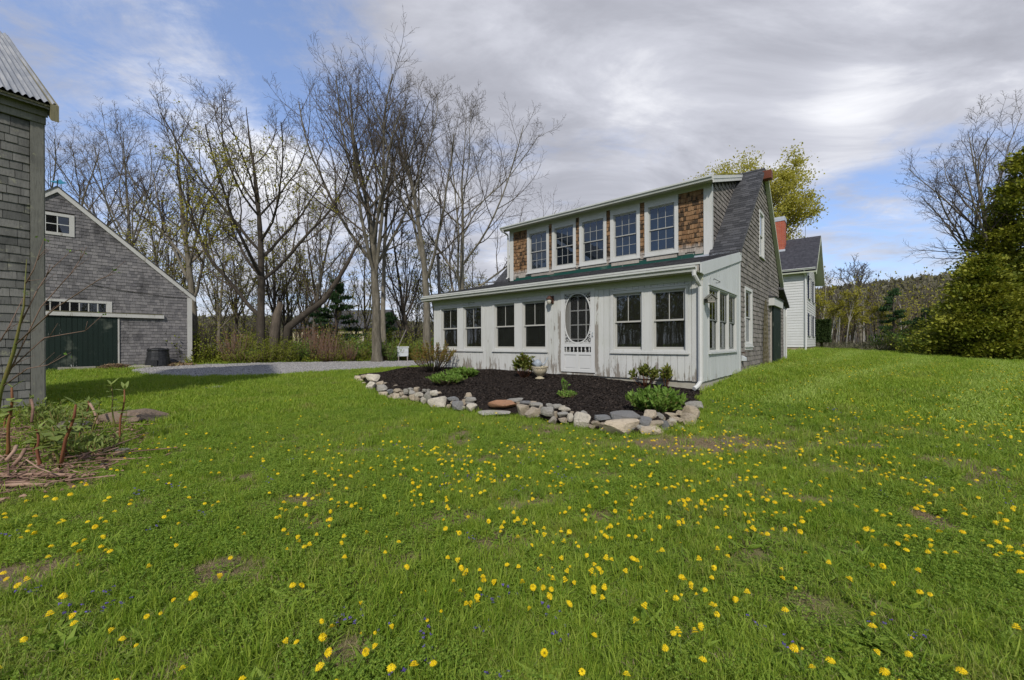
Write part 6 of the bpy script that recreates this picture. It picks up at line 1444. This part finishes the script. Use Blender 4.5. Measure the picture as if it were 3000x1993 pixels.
tree('bare_tree', 'slim bare tree rising above the barn roof slope', 378, 34, 235, 11, .23, limbs=13, limb_ang=(20, 46), limb_from=.36, spread=.44, counts=(10, 7, 5))
tree('bare_tree', 'crooked bare tree behind the barn peak beside the shed roof', 200, 34, 290, 12, .24, limbs=11, limb_ang=(30, 62), limb_from=.28, spread=.55, counts=(10, 7, 5), wig=.11)
tree('bare_tree', 'thin upright bare tree between the budding maple and the tallest maple', 915, 33, 440, 13, .17, limbs=12, limb_ang=(20, 48), limb_from=.26, spread=.50, counts=(10, 7, 5))
tree('bare_tree', 'bare tree standing behind the evergreen cedars near the field edge', 2965, 29, 225, 14, .24, limbs=16, limb_ang=(28, 60), limb_from=.22, spread=.56, counts=(10, 7, 5), wig=.10, lean=(.02, 0))
tree('bare_tree', 'small round-headed bare tree far beyond the farmhouse lawn', 2522, 60, 725, 16, .26, limbs=12, limb_ang=(20, 48), limb_from=.45, spread=.42, counts=(7, 5, 3), twig_r=.022)
def leafing_maple():
    Y = 40.; X = (2185 - 1500) / F * Y; z = gz(X, Y); T = thing('leafing_maple', 'yellow-green leafing maple rising behind cottage and farmhouse chimney', 'tree', (X, Y, z)); rng = np.random.default_rng(23)
    cz, R3 = 13.6, np.array([6.4, 6.0, 4.9]); m = 330
    u = rng.normal(0, 1, (m, 3)); u /= np.linalg.norm(u, axis=1)[:, None]; C_ = u * (rng.random((m, 1)) ** .45) * R3 * rng.uniform(.82, 1.08, (m, 1)) + [0, 0, cz]
    k = rng.integers(0, m, 52000); sg = rng.uniform(.25, .62, m)[k][:, None]; P = C_[k] + rng.normal(0, 1, (len(k), 3)) * sg * [1, 1, .7]
    link('leaves', leaves_mesh('leaves', P, rng.normal(0, 1, P.shape), rng.uniform(.11, .24, len(P)), rng.uniform(.045, .09, len(P)), M['leaf_maple'], rng), T)
    tr = MB(); tr.tube([(0, 0, -.2), (.1, 0, 4), (0, .1, 9), (.1, 0, 14)], [.45, .36, .24, .08], 10); link('trunk', tr.mesh('trunk', M['bark_brown'], True), T)
    st = np.stack([np.zeros(m), np.zeros(m), np.clip(C_[:, 2] - 3.5 - .35 * np.hypot(C_[:, 0], C_[:, 1]), 4, 13)], 1); mid = st * .45 + C_ * .55 + np.stack([np.zeros(m), np.zeros(m), np.full(m, .5)], 1) + rng.normal(0, .35, (m, 3))
    V, Q = tubes_np(np.stack([st, st * .75 + mid * .25 + rng.normal(0, .2, (m, 3)), mid, C_], 1), np.broadcast_to(np.array([.09, .065, .04, .014]), (m, 4)), 4); link('crown', np_mesh('crown', V, Q, M['twig'], True), T)
leafing_maple()
def copies():
    rr = random.Random(5); lvA = grow(31, 11, .13, limbs=11, limb_ang=(20, 48), limb_from=.25, spread=.40, counts=(6, 5, 3), twig_r=.011); lvB = grow(32, 9, .10, limbs=10, limb_ang=(25, 55), limb_from=.15, spread=.50, counts=(6, 5, 3), twig_r=.011)
    A = tree_meshes(lvA, M['bark_brown'], M['twig']); Bm = tree_meshes(lvB, M['bark_grey'], M['twig']); la = bud_mesh(lvA, 900, .09, M['leaf_bud'], 3); lb = bud_mesh(lvB, 1000, .09, M['leaf_bud'], 4)
    for i, (px, Y, s) in enumerate(((300, 38, 1.3), (470, 36, 1.2), (522, 30, .9), (690, 33, 1.15), (722, 31, 1.0), (830, 34, .95), (875, 37, .9), (985, 36, .95), (1040, 33, .85), (1170, 35, 1.0), (1215, 38, .95), (650, 40, 1.1), (1310, 37, 1.1), (1400, 36, 1.0), (60, 36, 1.5), (1455, 40, 1.0), (430, 32, 1.55), (500, 34, 1.4), (640, 35, 1.6), (800, 32, 1.3), (850, 36, 1.5), (945, 34, 1.35), (1070, 35, 1.4), (1195, 33, 1.4), (1280, 40, 1.5), (330, 40, 1.7), (1330, 36, 1.3), (890, 40, 1.2))):
        X = (px - 1500) / F * Y; T = thing('young_tree', 'thin young bare tree with sparse buds in the scrub wood', 'tree', (X, Y, gz(X, Y)), rr.uniform(0, 6.28), 'young trees in the scrub wood'); T.scale = (s, s, s)
        for nm, me in zip(('trunk', 'crown', 'leaves'), (*(A if i % 2 else Bm), la if i % 2 else lb)): link(nm, me, T)
    Ws = []
    for q in range(4): lw = grow(33 + q, 9, .075, limbs=8, limb_ang=(18, 45), limb_from=.35, spread=.32, counts=(6, 4, 3), twig_r=.012, wig=.05); Ws.append((*tree_meshes(lw, M['bark_pale'], M['twig']), bud_mesh(lw, 900, .16, M['leaf_bud'], 6 + q)))
    for i, (px, Y, s, ln) in enumerate(((2432, 47, .95, .10), (2448, 49, .85, .16), (2458, 46, .9, .05), (2478, 47, 1.0, .14), (2500, 50, .9, .02), (2530, 49, .95, .05), (2552, 52, .9, -.04), (2575, 48, .8, .06), (2412, 50, 1.1, .0), (2640, 50, .8, .03))):
        X = (px - 1500) / F * Y; T = thing('pale_birch', 'slender pale-barked tree at the wood edge beyond the farmhouse', 'tree', (X, Y, gz(X, Y)), 0, 'pale slender trees at the wood edge'); T.rotation_euler = (0, ln * .7, 0); T.scale = (s, s, s * rr.uniform(.85, 1.15))
        for nm, me in zip(('trunk', 'crown', 'leaves'), Ws[i % 4]): link(nm, me, T, rot=(0, 0, rr.uniform(0, 6.28)))
copies()
def snag_and_leaner():
    Y = 25.5
    def ip(px, py, dy=0): hy = 1007 + (1500 - px) * .0037; return Vector(((px - 1500) / F * (Y + dy), Y + dy, 1.2 - (py - hy) * (Y + dy) / F))
    b = ip(838, 1062); T = thing('leaning_tree', 'half-fallen tree trunk leaning low over the scrub', 'tree', b)
    pts = [Vector((0, 0, -.1)), ip(845, 960) - b, ip(900, 915) - b, ip(950, 880, .3) - b, ip(990, 820, .6) - b, ip(1020, 770, .8) - b, ip(1060, 690, 1) - b]
    link('trunk', MB().tube(pts, [.26, .24, .20, .17, .14, .11, .05], 9).mesh('trunk', M['bark_brown'], True), T)
    rr = random.Random(6); mb = MB()
    for _ in range(40):
        i = rr.randrange(2, 6); a = pts[i].lerp(pts[i + 1], rr.random()); d = Vector((rr.uniform(-.6, .9), rr.uniform(-.5, .5), rr.uniform(.2, 1))); L = rr.uniform(.6, 2.4); m = a + d * L * .5 + Vector((0, 0, .1)); mb.tube([a, m, a + d * L + Vector((0, 0, .25 * L))], [.035, .02, .008], 4)
    link('crown', mb.mesh('crown', M['twig'], True), T)
    b = ip(806, 1060); S = thing('broken_snag', 'broken grey tree stump split at the top in the scrub', 'stump', b)
    link('trunk', MB().tube([Vector((0, 0, -.1)), ip(805, 980) - b, ip(812, 925) - b, ip(822, 885) - b], [.34, .30, .26, .10], 9).mesh('trunk', M['bark_brown'], True), S)
    for q in ((797, 930), (830, 890), (815, 870)): link('splinter', MB().tube([ip(810, 960) - b, ip(*q) - b], [.14, .02], 6).mesh('splinter', M['bark_brown'], True), S)
snag_and_leaner()

# ---------------------------------------------------------------- evergreens
def thuja_mesh(seed, H, W_, n):
    """sprays gathered on drooping boughs, so that the outline is ragged and dark gaps stay between the boughs"""
    rng = np.random.default_rng(seed); n = int(n * 1.7); m = int(70 + 15 * H); zb = H * rng.random(m) ** 1.15 * .97
    prof = np.interp(zb / H, [0, .08, .3, .6, .85, 1], [.82, .95, .88, .58, .30, .05]); ab = rng.uniform(0, 6.283, m); rb = W_ * .5 * prof * rng.uniform(.42, 1.36, m)
    w = rb + .55; k = rng.choice(m, n, p=w / w.sum()); t = 1 - .62 * rng.random(n) ** 1.6; sz = (.14 + .10 * rb[k])
    r = rb[k] * t; P = np.stack([r * np.cos(ab[k]), r * np.sin(ab[k]), zb[k] + .22 * r - .10 * r * t ** 2 * 2], 1) + rng.normal(0, 1, (n, 3)) * sz[:, None] * np.array([1, 1, .55]); P[:, 2] = np.maximum(P[:, 2], .05)
    D = np.stack([np.cos(ab[k]), np.sin(ab[k]), np.full(n, .35)], 1) + rng.normal(0, .45, (n, 3)); D /= np.linalg.norm(D, axis=1)[:, None]; S = np.cross(D, rng.normal(0, 1, (n, 3)) + [0, 0, 1.2]); S /= np.linalg.norm(S, axis=1)[:, None]; L = rng.uniform(.08, .22, n)[:, None] * (W_ / 5) ** .5
    p = [P, P + D * L * .5 + S * L * .26, P + D * L, P + D * L * .5 - S * L * .26, P + D * L * .25 + S * L * .42, P + D * L * .25 - S * L * .42]
    V = np.stack(p, 1).reshape(-1, 3); b = np.arange(n)[:, None] * 6; Fc = np.concatenate([b + np.array(q) for q in ((0, 1, 2), (0, 2, 3), (0, 4, 1), (0, 3, 5))])
    return np_mesh('foliage', V, Fc, M['leaf_thuja'], tint=np.repeat(np.clip(rng.random(m)[k] * .6 + rng.random(n) * .4, 0, 1), 6))
def cedars():
    trunk = MB().tube([(0, 0, -.2), (0, 0, 1), (0, 0, 3)], [.22, .2, .12], 8).mesh('trunk', M['bark_brown'], True)
    for px, Y, topy, W_, n, lab in ((2880, 24.5, 745, 4.8, 20000, 'broad low golden-green cedar at the lawn edge'), (2935, 27.5, 585, 5.2, 24000, 'middle cedar of the evergreen row, taller than the golden one'),
                                    (3005, 26.5, 425, 6.2, 32000, 'tallest dense green cedar in the evergreen row'), (3130, 24, 560, 5.5, 14000, 'cedar at the outer end of the evergreen row'), (2800, 31, 880, 4.0, 8000, 'small dark cedar tucked behind the golden one')):
        X = (px - 1500) / F * Y; z = gz(X, Y); H = 1.2 + (1002 - topy) / F * Y - z; T = thing('cedar_tree', lab, 'cedar', (X, Y, z), 0)
        link('crown', thuja_mesh(int(px), H, W_, n), T); link('trunk', trunk, T)
cedars()
def pine(name, label, px, Y, topy, W_, n, seed, mat='needle_pine'):
    X = (px - 1500) / F * Y; z = gz(X, Y); hy = 1007 + (1500 - px) * .0037; H = 1.2 + (hy - topy) / F * Y - z; rng = np.random.default_rng(seed); T = thing(name, label, 'pine', (X, Y, z), 0)
    mb = MB().tube([(0, 0, -.1), (0, 0, H * .5), (0, 0, H)], [.16, .10, .02], 7); P, D = [], []
    for k in range(int(H * 5)):
        zz = H * (.12 + .86 * k / (H * 5)); a = rng.uniform(0, 6.28); L = W_ * .5 * (1.08 - zz / H) * rng.uniform(.6, 1.1); e = np.array([math.cos(a) * L, math.sin(a) * L, zz + L * rng.uniform(-.08, .15)]); mb.tube([(0, 0, zz), tuple(e)], [.03, .008], 4)
        m = max(4, int(n / (H * 5))); t = rng.uniform(.3, 1.03, m)[:, None]; q = np.array([0, 0, zz]) * (1 - t) + e * t + rng.normal(0, .09, (m, 3)) * [1.3, 1.3, .6]; P.append(q); D.append(rng.normal(0, 1, (m, 3)) + e / max(L, .1) * .8)
    link('trunk', mb.mesh('trunk', M['bark_brown'], True), T); P = np.concatenate(P); D = np.concatenate(D); link('crown', leaves_mesh('crown', P, D, rng.uniform(.15, .32, len(P)), .045, M[mat], rng), T)
pine('young_pine', 'dark green young pine standing in the scrub wood', 985, 31, 815, 5.4, 5200, 3)
pine('young_pine', 'narrow dark pine just left of the bigger scrub pine', 925, 35, 900, 3.4, 2600, 4)
pine('young_pine', 'small dark pine between maple trunks and porch', 1145, 34, 915, 3.6, 2400, 6)
pine('field_pine', 'dark shaggy pine at the wood edge beyond the lawn', 2618, 46, 845, 5.0, 4800, 5)
pine('field_pine', 'pine half hidden by the golden cedar', 2712, 38, 905, 5.0, 4200, 7)
def yew():
    Y = 33.; X = (2407 - 1500) / F * Y; z = gz(X, Y); T = thing('clipped_yew', 'dark green clipped square bush beside the farmhouse gable', 'bush', (X, Y, z), HROT); rng = np.random.default_rng(4); n = 6500
    p = rng.uniform(-1, 1, (n, 3)); ax = rng.integers(0, 3, n); p[np.arange(n), ax] = np.sign(p[np.arange(n), ax]) * rng.uniform(.85, 1.02, n); p = p * [.55, .8, .85] + [0, 0, 1.45]
    link('foliage', leaves_mesh('foliage', p, rng.normal(0, 1, (n, 3)) + (p - [0, 0, 1.4]), .12, .035, M['leaf_yew'], rng), T); link('trunk', MB().tube([(0, 0, -.1), (0, 0, 1.4)], .10, 7).mesh('trunk', M['bark_brown'], True), T)
    link('core', MB().box(-.48, .48, -.7, .7, .7, 2.2).mesh('core', M['leaf_yew']), T)
yew()

# ---------------------------------------------------------------- scrub along the driveway
def scrub():
    rr = random.Random(14)
    def shrub_mesh(seed, w, h, nst, nl, lf, mat, stem):
        rng = np.random.default_rng(seed); P, D, paths = [], [], []
        for i in range(nst):
            a = rng.uniform(0, 6.28); r = rng.random() * w * .5; hh = h * rng.uniform(.5, 1.0); p0 = np.array([math.cos(a) * r * .5, math.sin(a) * r * .5, -.05]); p2 = np.array([math.cos(a) * r * 1.2, math.sin(a) * r * 1.2, hh]); pm = (p0 + p2) / 2 + rng.normal(0, .08, 3); paths.append(([tuple(p0), tuple(pm), tuple(p2)], .014, .005))
            m = nl // nst; t = rng.uniform(.15, 1.05, m)[:, None]; P.append((1 - t) ** 2 * p0 + 2 * t * (1 - t) * pm + t * t * p2 + rng.normal(0, .10, (m, 3))); D.append(rng.normal(0, 1, (m, 3)) + [0, 0, .5])
        P, D = np.concatenate(P), np.concatenate(D); P[:, 2] = np.abs(P[:, 2]); return leaves_mesh('foliage', P, D, lf * rng.uniform(.6, 1.3, len(P)), lf * .36, mat, rng), stems_mesh(paths, stem)
    kinds = [(shrub_mesh(1, 2.4, 1.7, 46, 1300, .10, M['leaf_shrub'], M['twig']), 'loose yellow-green shrub in the scrub along the driveway', 'leafy scrub shrubs'), (shrub_mesh(2, 2.2, 1.3, 50, 1500, .10, M['leaf_bright'], M['twig']), 'low fresh green shrub in the scrub along the driveway', 'green scrub shrubs'),
             (shrub_mesh(3, 2.0, 2.0, 70, 420, .08, M['leaf_rust'], M['twig_red']), 'bare reddish-brown thicket in the scrub along the driveway', 'reddish scrub thickets'), (shrub_mesh(4, 2.6, 1.0, 60, 1300, .09, M['leaf_shrub'], M['cane_dead']), 'low dry-stemmed bramble at the driveway edge', 'brambles at the driveway edge')]
    A, Bp = Vector((-15.4, 22.6)), Vector((-4.2, 31.2)); nrm = Vector((-.61, .79))
    for i in range(80):
        t = (i + .5) / 80; p = A.lerp(Bp, t) + nrm * (rr.choice((.5, 1.2, 2.4, 4.0)) + rr.uniform(-.3, .5)); k = rr.choices((0, 1, 2, 3), (4, 2.0, .8, 2.2))[0]
        if t > .72: k = rr.choice((1, 1, 0, 3))
        if .30 < t < .45: k = rr.choice((2, 0, 0, 3))
        (fm, sm), lab, grp = kinds[k]; s = rr.uniform(.6, 1.1); T = thing('scrub_shrub', lab, 'shrub', (p.x, p.y, gz(p.x, p.y)), rr.uniform(0, 6.28), grp); T.scale = (s, s, s * rr.uniform(.85, 1.3)); link('foliage', fm, T); link('stems', sm, T)
    for px, Y, k, s in ((575, 22.8, 0, 1.1), (600, 23.6, 3, 1.0), (560, 23.0, 2, .8), (2745, 27, 0, 1.2), (2700, 30, 1, 1.2), (2665, 33, 0, 1.3), (2640, 35, 3, 1.3), (2600, 36, 1, 1.1)):
        (fm, sm), lab, grp = kinds[k]; X = (px - 1500) / F * Y
        if px > 2000: lab, grp = 'shrub at the far lawn edge left of the cedars', 'shrubs at the far lawn edge'
        else: lab, grp = 'shrub growing against the barn corner', 'shrubs at the barn corner'
        T = thing('scrub_shrub', lab, 'shrub', (X, Y, gz(X, Y)), rr.uniform(0, 6), grp); T.scale = (s, s, s); link('foliage', fm, T); link('stems', sm, T)
scrub()

# ---------------------------------------------------------------- odds and ends beyond the driveway
def odds():
    Y = 28.5; X = (1180 - 1500) / F * Y; z = gz(X, Y); Bx = thing('white_box', 'pale grey-white hive box on legs at the edge of the scrub', 'box', (X, Y, z), .3)
    MB().box(-.36, .36, -.28, .28, .35, .95).build('body', M['box_white'], Bx); MB().box(-.40, .40, -.32, .32, .952, 1.02).build('lid', M['box_white'], Bx)
    for sx in (-.3, .3):
        for sy in (-.22, .22): MB().box(sx - .03, sx + .03, sy - .03, sy + .03, -.05, .35).build('leg', M['plank_grey'], Bx)
    MB().box(-.37, .37, -.285, -.2805, .63, .65).build('seam', M['plank_grey'], Bx)
    p = Vector(((1150 - 1500) / F * 28.5, 28.3, 0)); Pl = thing('leaning_pole', 'thin grey pole leaning beside the white box', 'pole', (p.x, p.y, gz(p.x, p.y))); MB().tube([(0, 0, 0), (.95, .2, 2.2)], .03, 6).build('shaft', M['pole_wood'], Pl)
    Y = 35.; X = (1288 - 1500) / F * Y; U = thing('utility_pole', 'dark wooden utility pole seen just above the porch roof end', 'utility pole', (X, Y, gz(X, Y))); MB().tube([(0, 0, -.2), (.02, 0, 5), (-.12, 0, 8.9)], [.17, .15, .12], 9).build('shaft', M['pole_wood'], U); MB().box(-.25, .1, -.1, .1, 8.5, 8.7).build('cap_block', M['iron'], U)
    for k, (y0, y1) in enumerate(((872, 846), (893, 866))):
        a, c = Vector(((2395 - 1500) / F * 44, 44, 1.2 + (1003 - y0) / F * 44)), Vector(((2790 - 1500) / F * 40, 40, 1.2 + (1003 - y1) / F * 40)); d = c - a
        T = thing('power_line', ('upper' if k == 0 else 'lower') + ' black overhead wire crossing in front of the far wooded hill', 'wire', a)
        MB().tube([d * (i / 12 * 1.6 - .25) - Vector((0, 0, .5 * math.sin(math.pi * i / 12))) for i in range(13)], .022, 5).build('wire', M['iron'], T)
odds()

# ---------------------------------------------------------------- far woods and hills
def far_woods():
    rng = np.random.default_rng(3)
    def wood(name, label, xs, ys, hs, n_st, n_lf, lsz, leafmats):
        n = n_st; x = rng.uniform(*xs, n); y = rng.uniform(*ys, n); z = ground_z(x, y); h = rng.uniform(*hs, n) * (.75 + .5 * fbm(x * .15, y * .15, 5)); P = np.zeros((n, 4, 3)); ln = rng.normal(0, .07, (n, 2))
        for i in range(4): u = i / 3; P[:, i, 0] = x + ln[:, 0] * h * u + rng.normal(0, .1, n); P[:, i, 1] = y + ln[:, 1] * h * u; P[:, i, 2] = z - .2 + h * u
        r = rng.uniform(.03, .09, n)[:, None] * np.array([1.2, .9, .5, .12]); V, Q = tubes_np(P, r, 4)
        m = 9; t = rng.uniform(.25, 1, (n, m)); st = np.stack([x[:, None] + ln[:, :1] * h[:, None] * t, y[:, None] + ln[:, 1:] * h[:, None] * t, z[:, None] + h[:, None] * t], -1).reshape(-1, 3); d = rng.normal(0, 1, st.shape) * [1, 1, .3] + [0, 0, .9]; d /= np.linalg.norm(d, axis=1)[:, None]; L = (rng.uniform(.5, 2.0, (n, m)) * (1.2 - t)).reshape(-1, 1)
        B2 = np.stack([st, st + d * L * .5, st + d * L + [0, 0, .2]], 1); V2, Q2 = tubes_np(B2, np.broadcast_to(np.array([.03, .022, .01]), B2.shape[:2]), 3)
        o = link(name, np_mesh(name, np.concatenate([V, V2]), np.concatenate([Q, Q2 + len(V)]), M['twig'], True)); tag(o, label, 'woodland', kind='stuff')
        for lm, frac in leafmats:
            k = rng.integers(0, len(B2), int(n_lf * frac)); q = B2[k, rng.integers(0, 3, len(k))] + rng.normal(0, .35, (len(k), 3)); c = link('leaves', leaves_mesh('leaves', q, rng.normal(0, 1, q.shape), rng.uniform(.5, 1.2, len(k)) * lsz, lsz * .4, M[lm], rng), o)
    wood('far_woodland', 'hazy brown and yellow-green wood along the road beyond the farmhouse', (30, 95), (50, 75), (5, 10.5), 1000, 20000, .28, (('leaf_bud', .55), ('far_leaf', .45)))
    wood('left_woodland', 'low brown wood showing between the trunks beyond the driveway', (-60, 12), (44, 62), (2.5, 6), 700, 10000, .22, (('leaf_bud', .4), ('leaf_shrub', .2), ('far_leaf', .4)))
    wood('unseen_rear_wood', 'unseen wood added behind the viewpoint for the window reflections', (-70, 70), (-62, -44), (9, 15), 500, 14000, .5, (('leaf_shrub', .5), ('far_leaf', .5)))  # unseen trees added behind the camera to darken reflections in the porch panes
    wood('field_woodland', 'wood across the field to the side of the shed', (-75, -46), (-45, 14), (10, 17), 600, 16000, .5, (('leaf_shrub', .5), ('far_leaf', .5)))
    # undergrowth below the trees
    n = 26000; t = rng.uniform(-.15, 1.15, n); s = rng.uniform(.2, 14, n) ; x = -15.4 + 11.2 * t - .61 * s; y = 22.6 + 8.6 * t + .79 * s; z = ground_z(x, y) + rng.uniform(0, .5, n) * rng.random(n)
    tag(link('undergrowth', leaves_mesh('undergrowth', np.stack([x, y, z], 1), rng.normal(0, 1, (n, 3)) + [0, 0, 1.2], rng.uniform(.12, .35, n), rng.uniform(.02, .05, n), M['leaf_shrub'], rng)), 'rough green undergrowth at the foot of the scrub', 'undergrowth', kind='stuff')
    n = 12000; x = rng.uniform(18, 62, n); y = rng.uniform(33, 52, n) + np.maximum(0, 30 - x) * .3; k = ((CH * (x - 18) + SH * (y - 25)) > .5) | (y > 38); x, y = x[k], y[k]; n = len(x); z = ground_z(x, y) + rng.uniform(0, .7, n) * rng.random(n)
    tag(link('field_edge_growth', leaves_mesh('field_edge_growth', np.stack([x, y, z], 1), rng.normal(0, 1, (n, 3)) + [0, 0, 1.2], rng.uniform(.2, .5, n), rng.uniform(.02, .06, n), M['far_leaf'], rng)), 'rough brownish growth along the far lawn edge', 'undergrowth', kind='stuff')
    # hills: a wooded ridge all round the far side
    az = np.radians(np.linspace(-80, 80, 420)); ds = np.array([120, 150, 185, 215, 240, 262, 300, 380]); pk = np.array([0, .18, .45, .72, .92, 1.0, .95, .6])
    h = np.interp(np.degrees(az), [-80, -45, -33, -25, -10, 10, 30, 36, 44, 50, 60, 80], [8, 9, 12, 12, 10, 12, 18, 24, 26, 27, 27, 22]); V = []
    for d, p in zip(ds, pk):
        hh = h * p + (fbm(az * 60, np.full_like(az, d * .07), 7) - .5) * 5.5 * p + (vnoise(az * 400, np.full_like(az, d), 9)) * 1.8 * p; V.append(np.stack([np.sin(az) * d, np.cos(az) * d, hh + .3], 1))
    V = np.stack(V, 1); na, nd = V.shape[:2]; i = (np.arange(na - 1)[:, None] * nd + np.arange(nd - 1)[None]).ravel()
    tag(link('hills', np_mesh('hills', V.reshape(-1, 3), np.stack([i, i + nd, i + nd + 1, i + 1], -1), M['far_hill'], True)), 'brown wooded hills on the horizon', 'hills', kind='structure')
    n = 60000; a = rng.uniform(-1.0, 1.05, n); d = rng.uniform(140, 275, n); hh = np.interp(a, az, h) * np.interp(d, ds, pk); P = np.stack([np.sin(a) * d, np.cos(a) * d, hh + rng.uniform(-.5, 3.5, n)], 1)
    tag(link('hill_trees', leaves_mesh('hill_trees', P, rng.normal(0, 1, (n, 3)) + [0, 0, 1], rng.uniform(1.2, 3.2, n), rng.uniform(.4, 1.0, n), M['far_leaf'], rng)), 'leafless brown trees covering the far hills', 'woodland', kind='stuff')
far_woods()
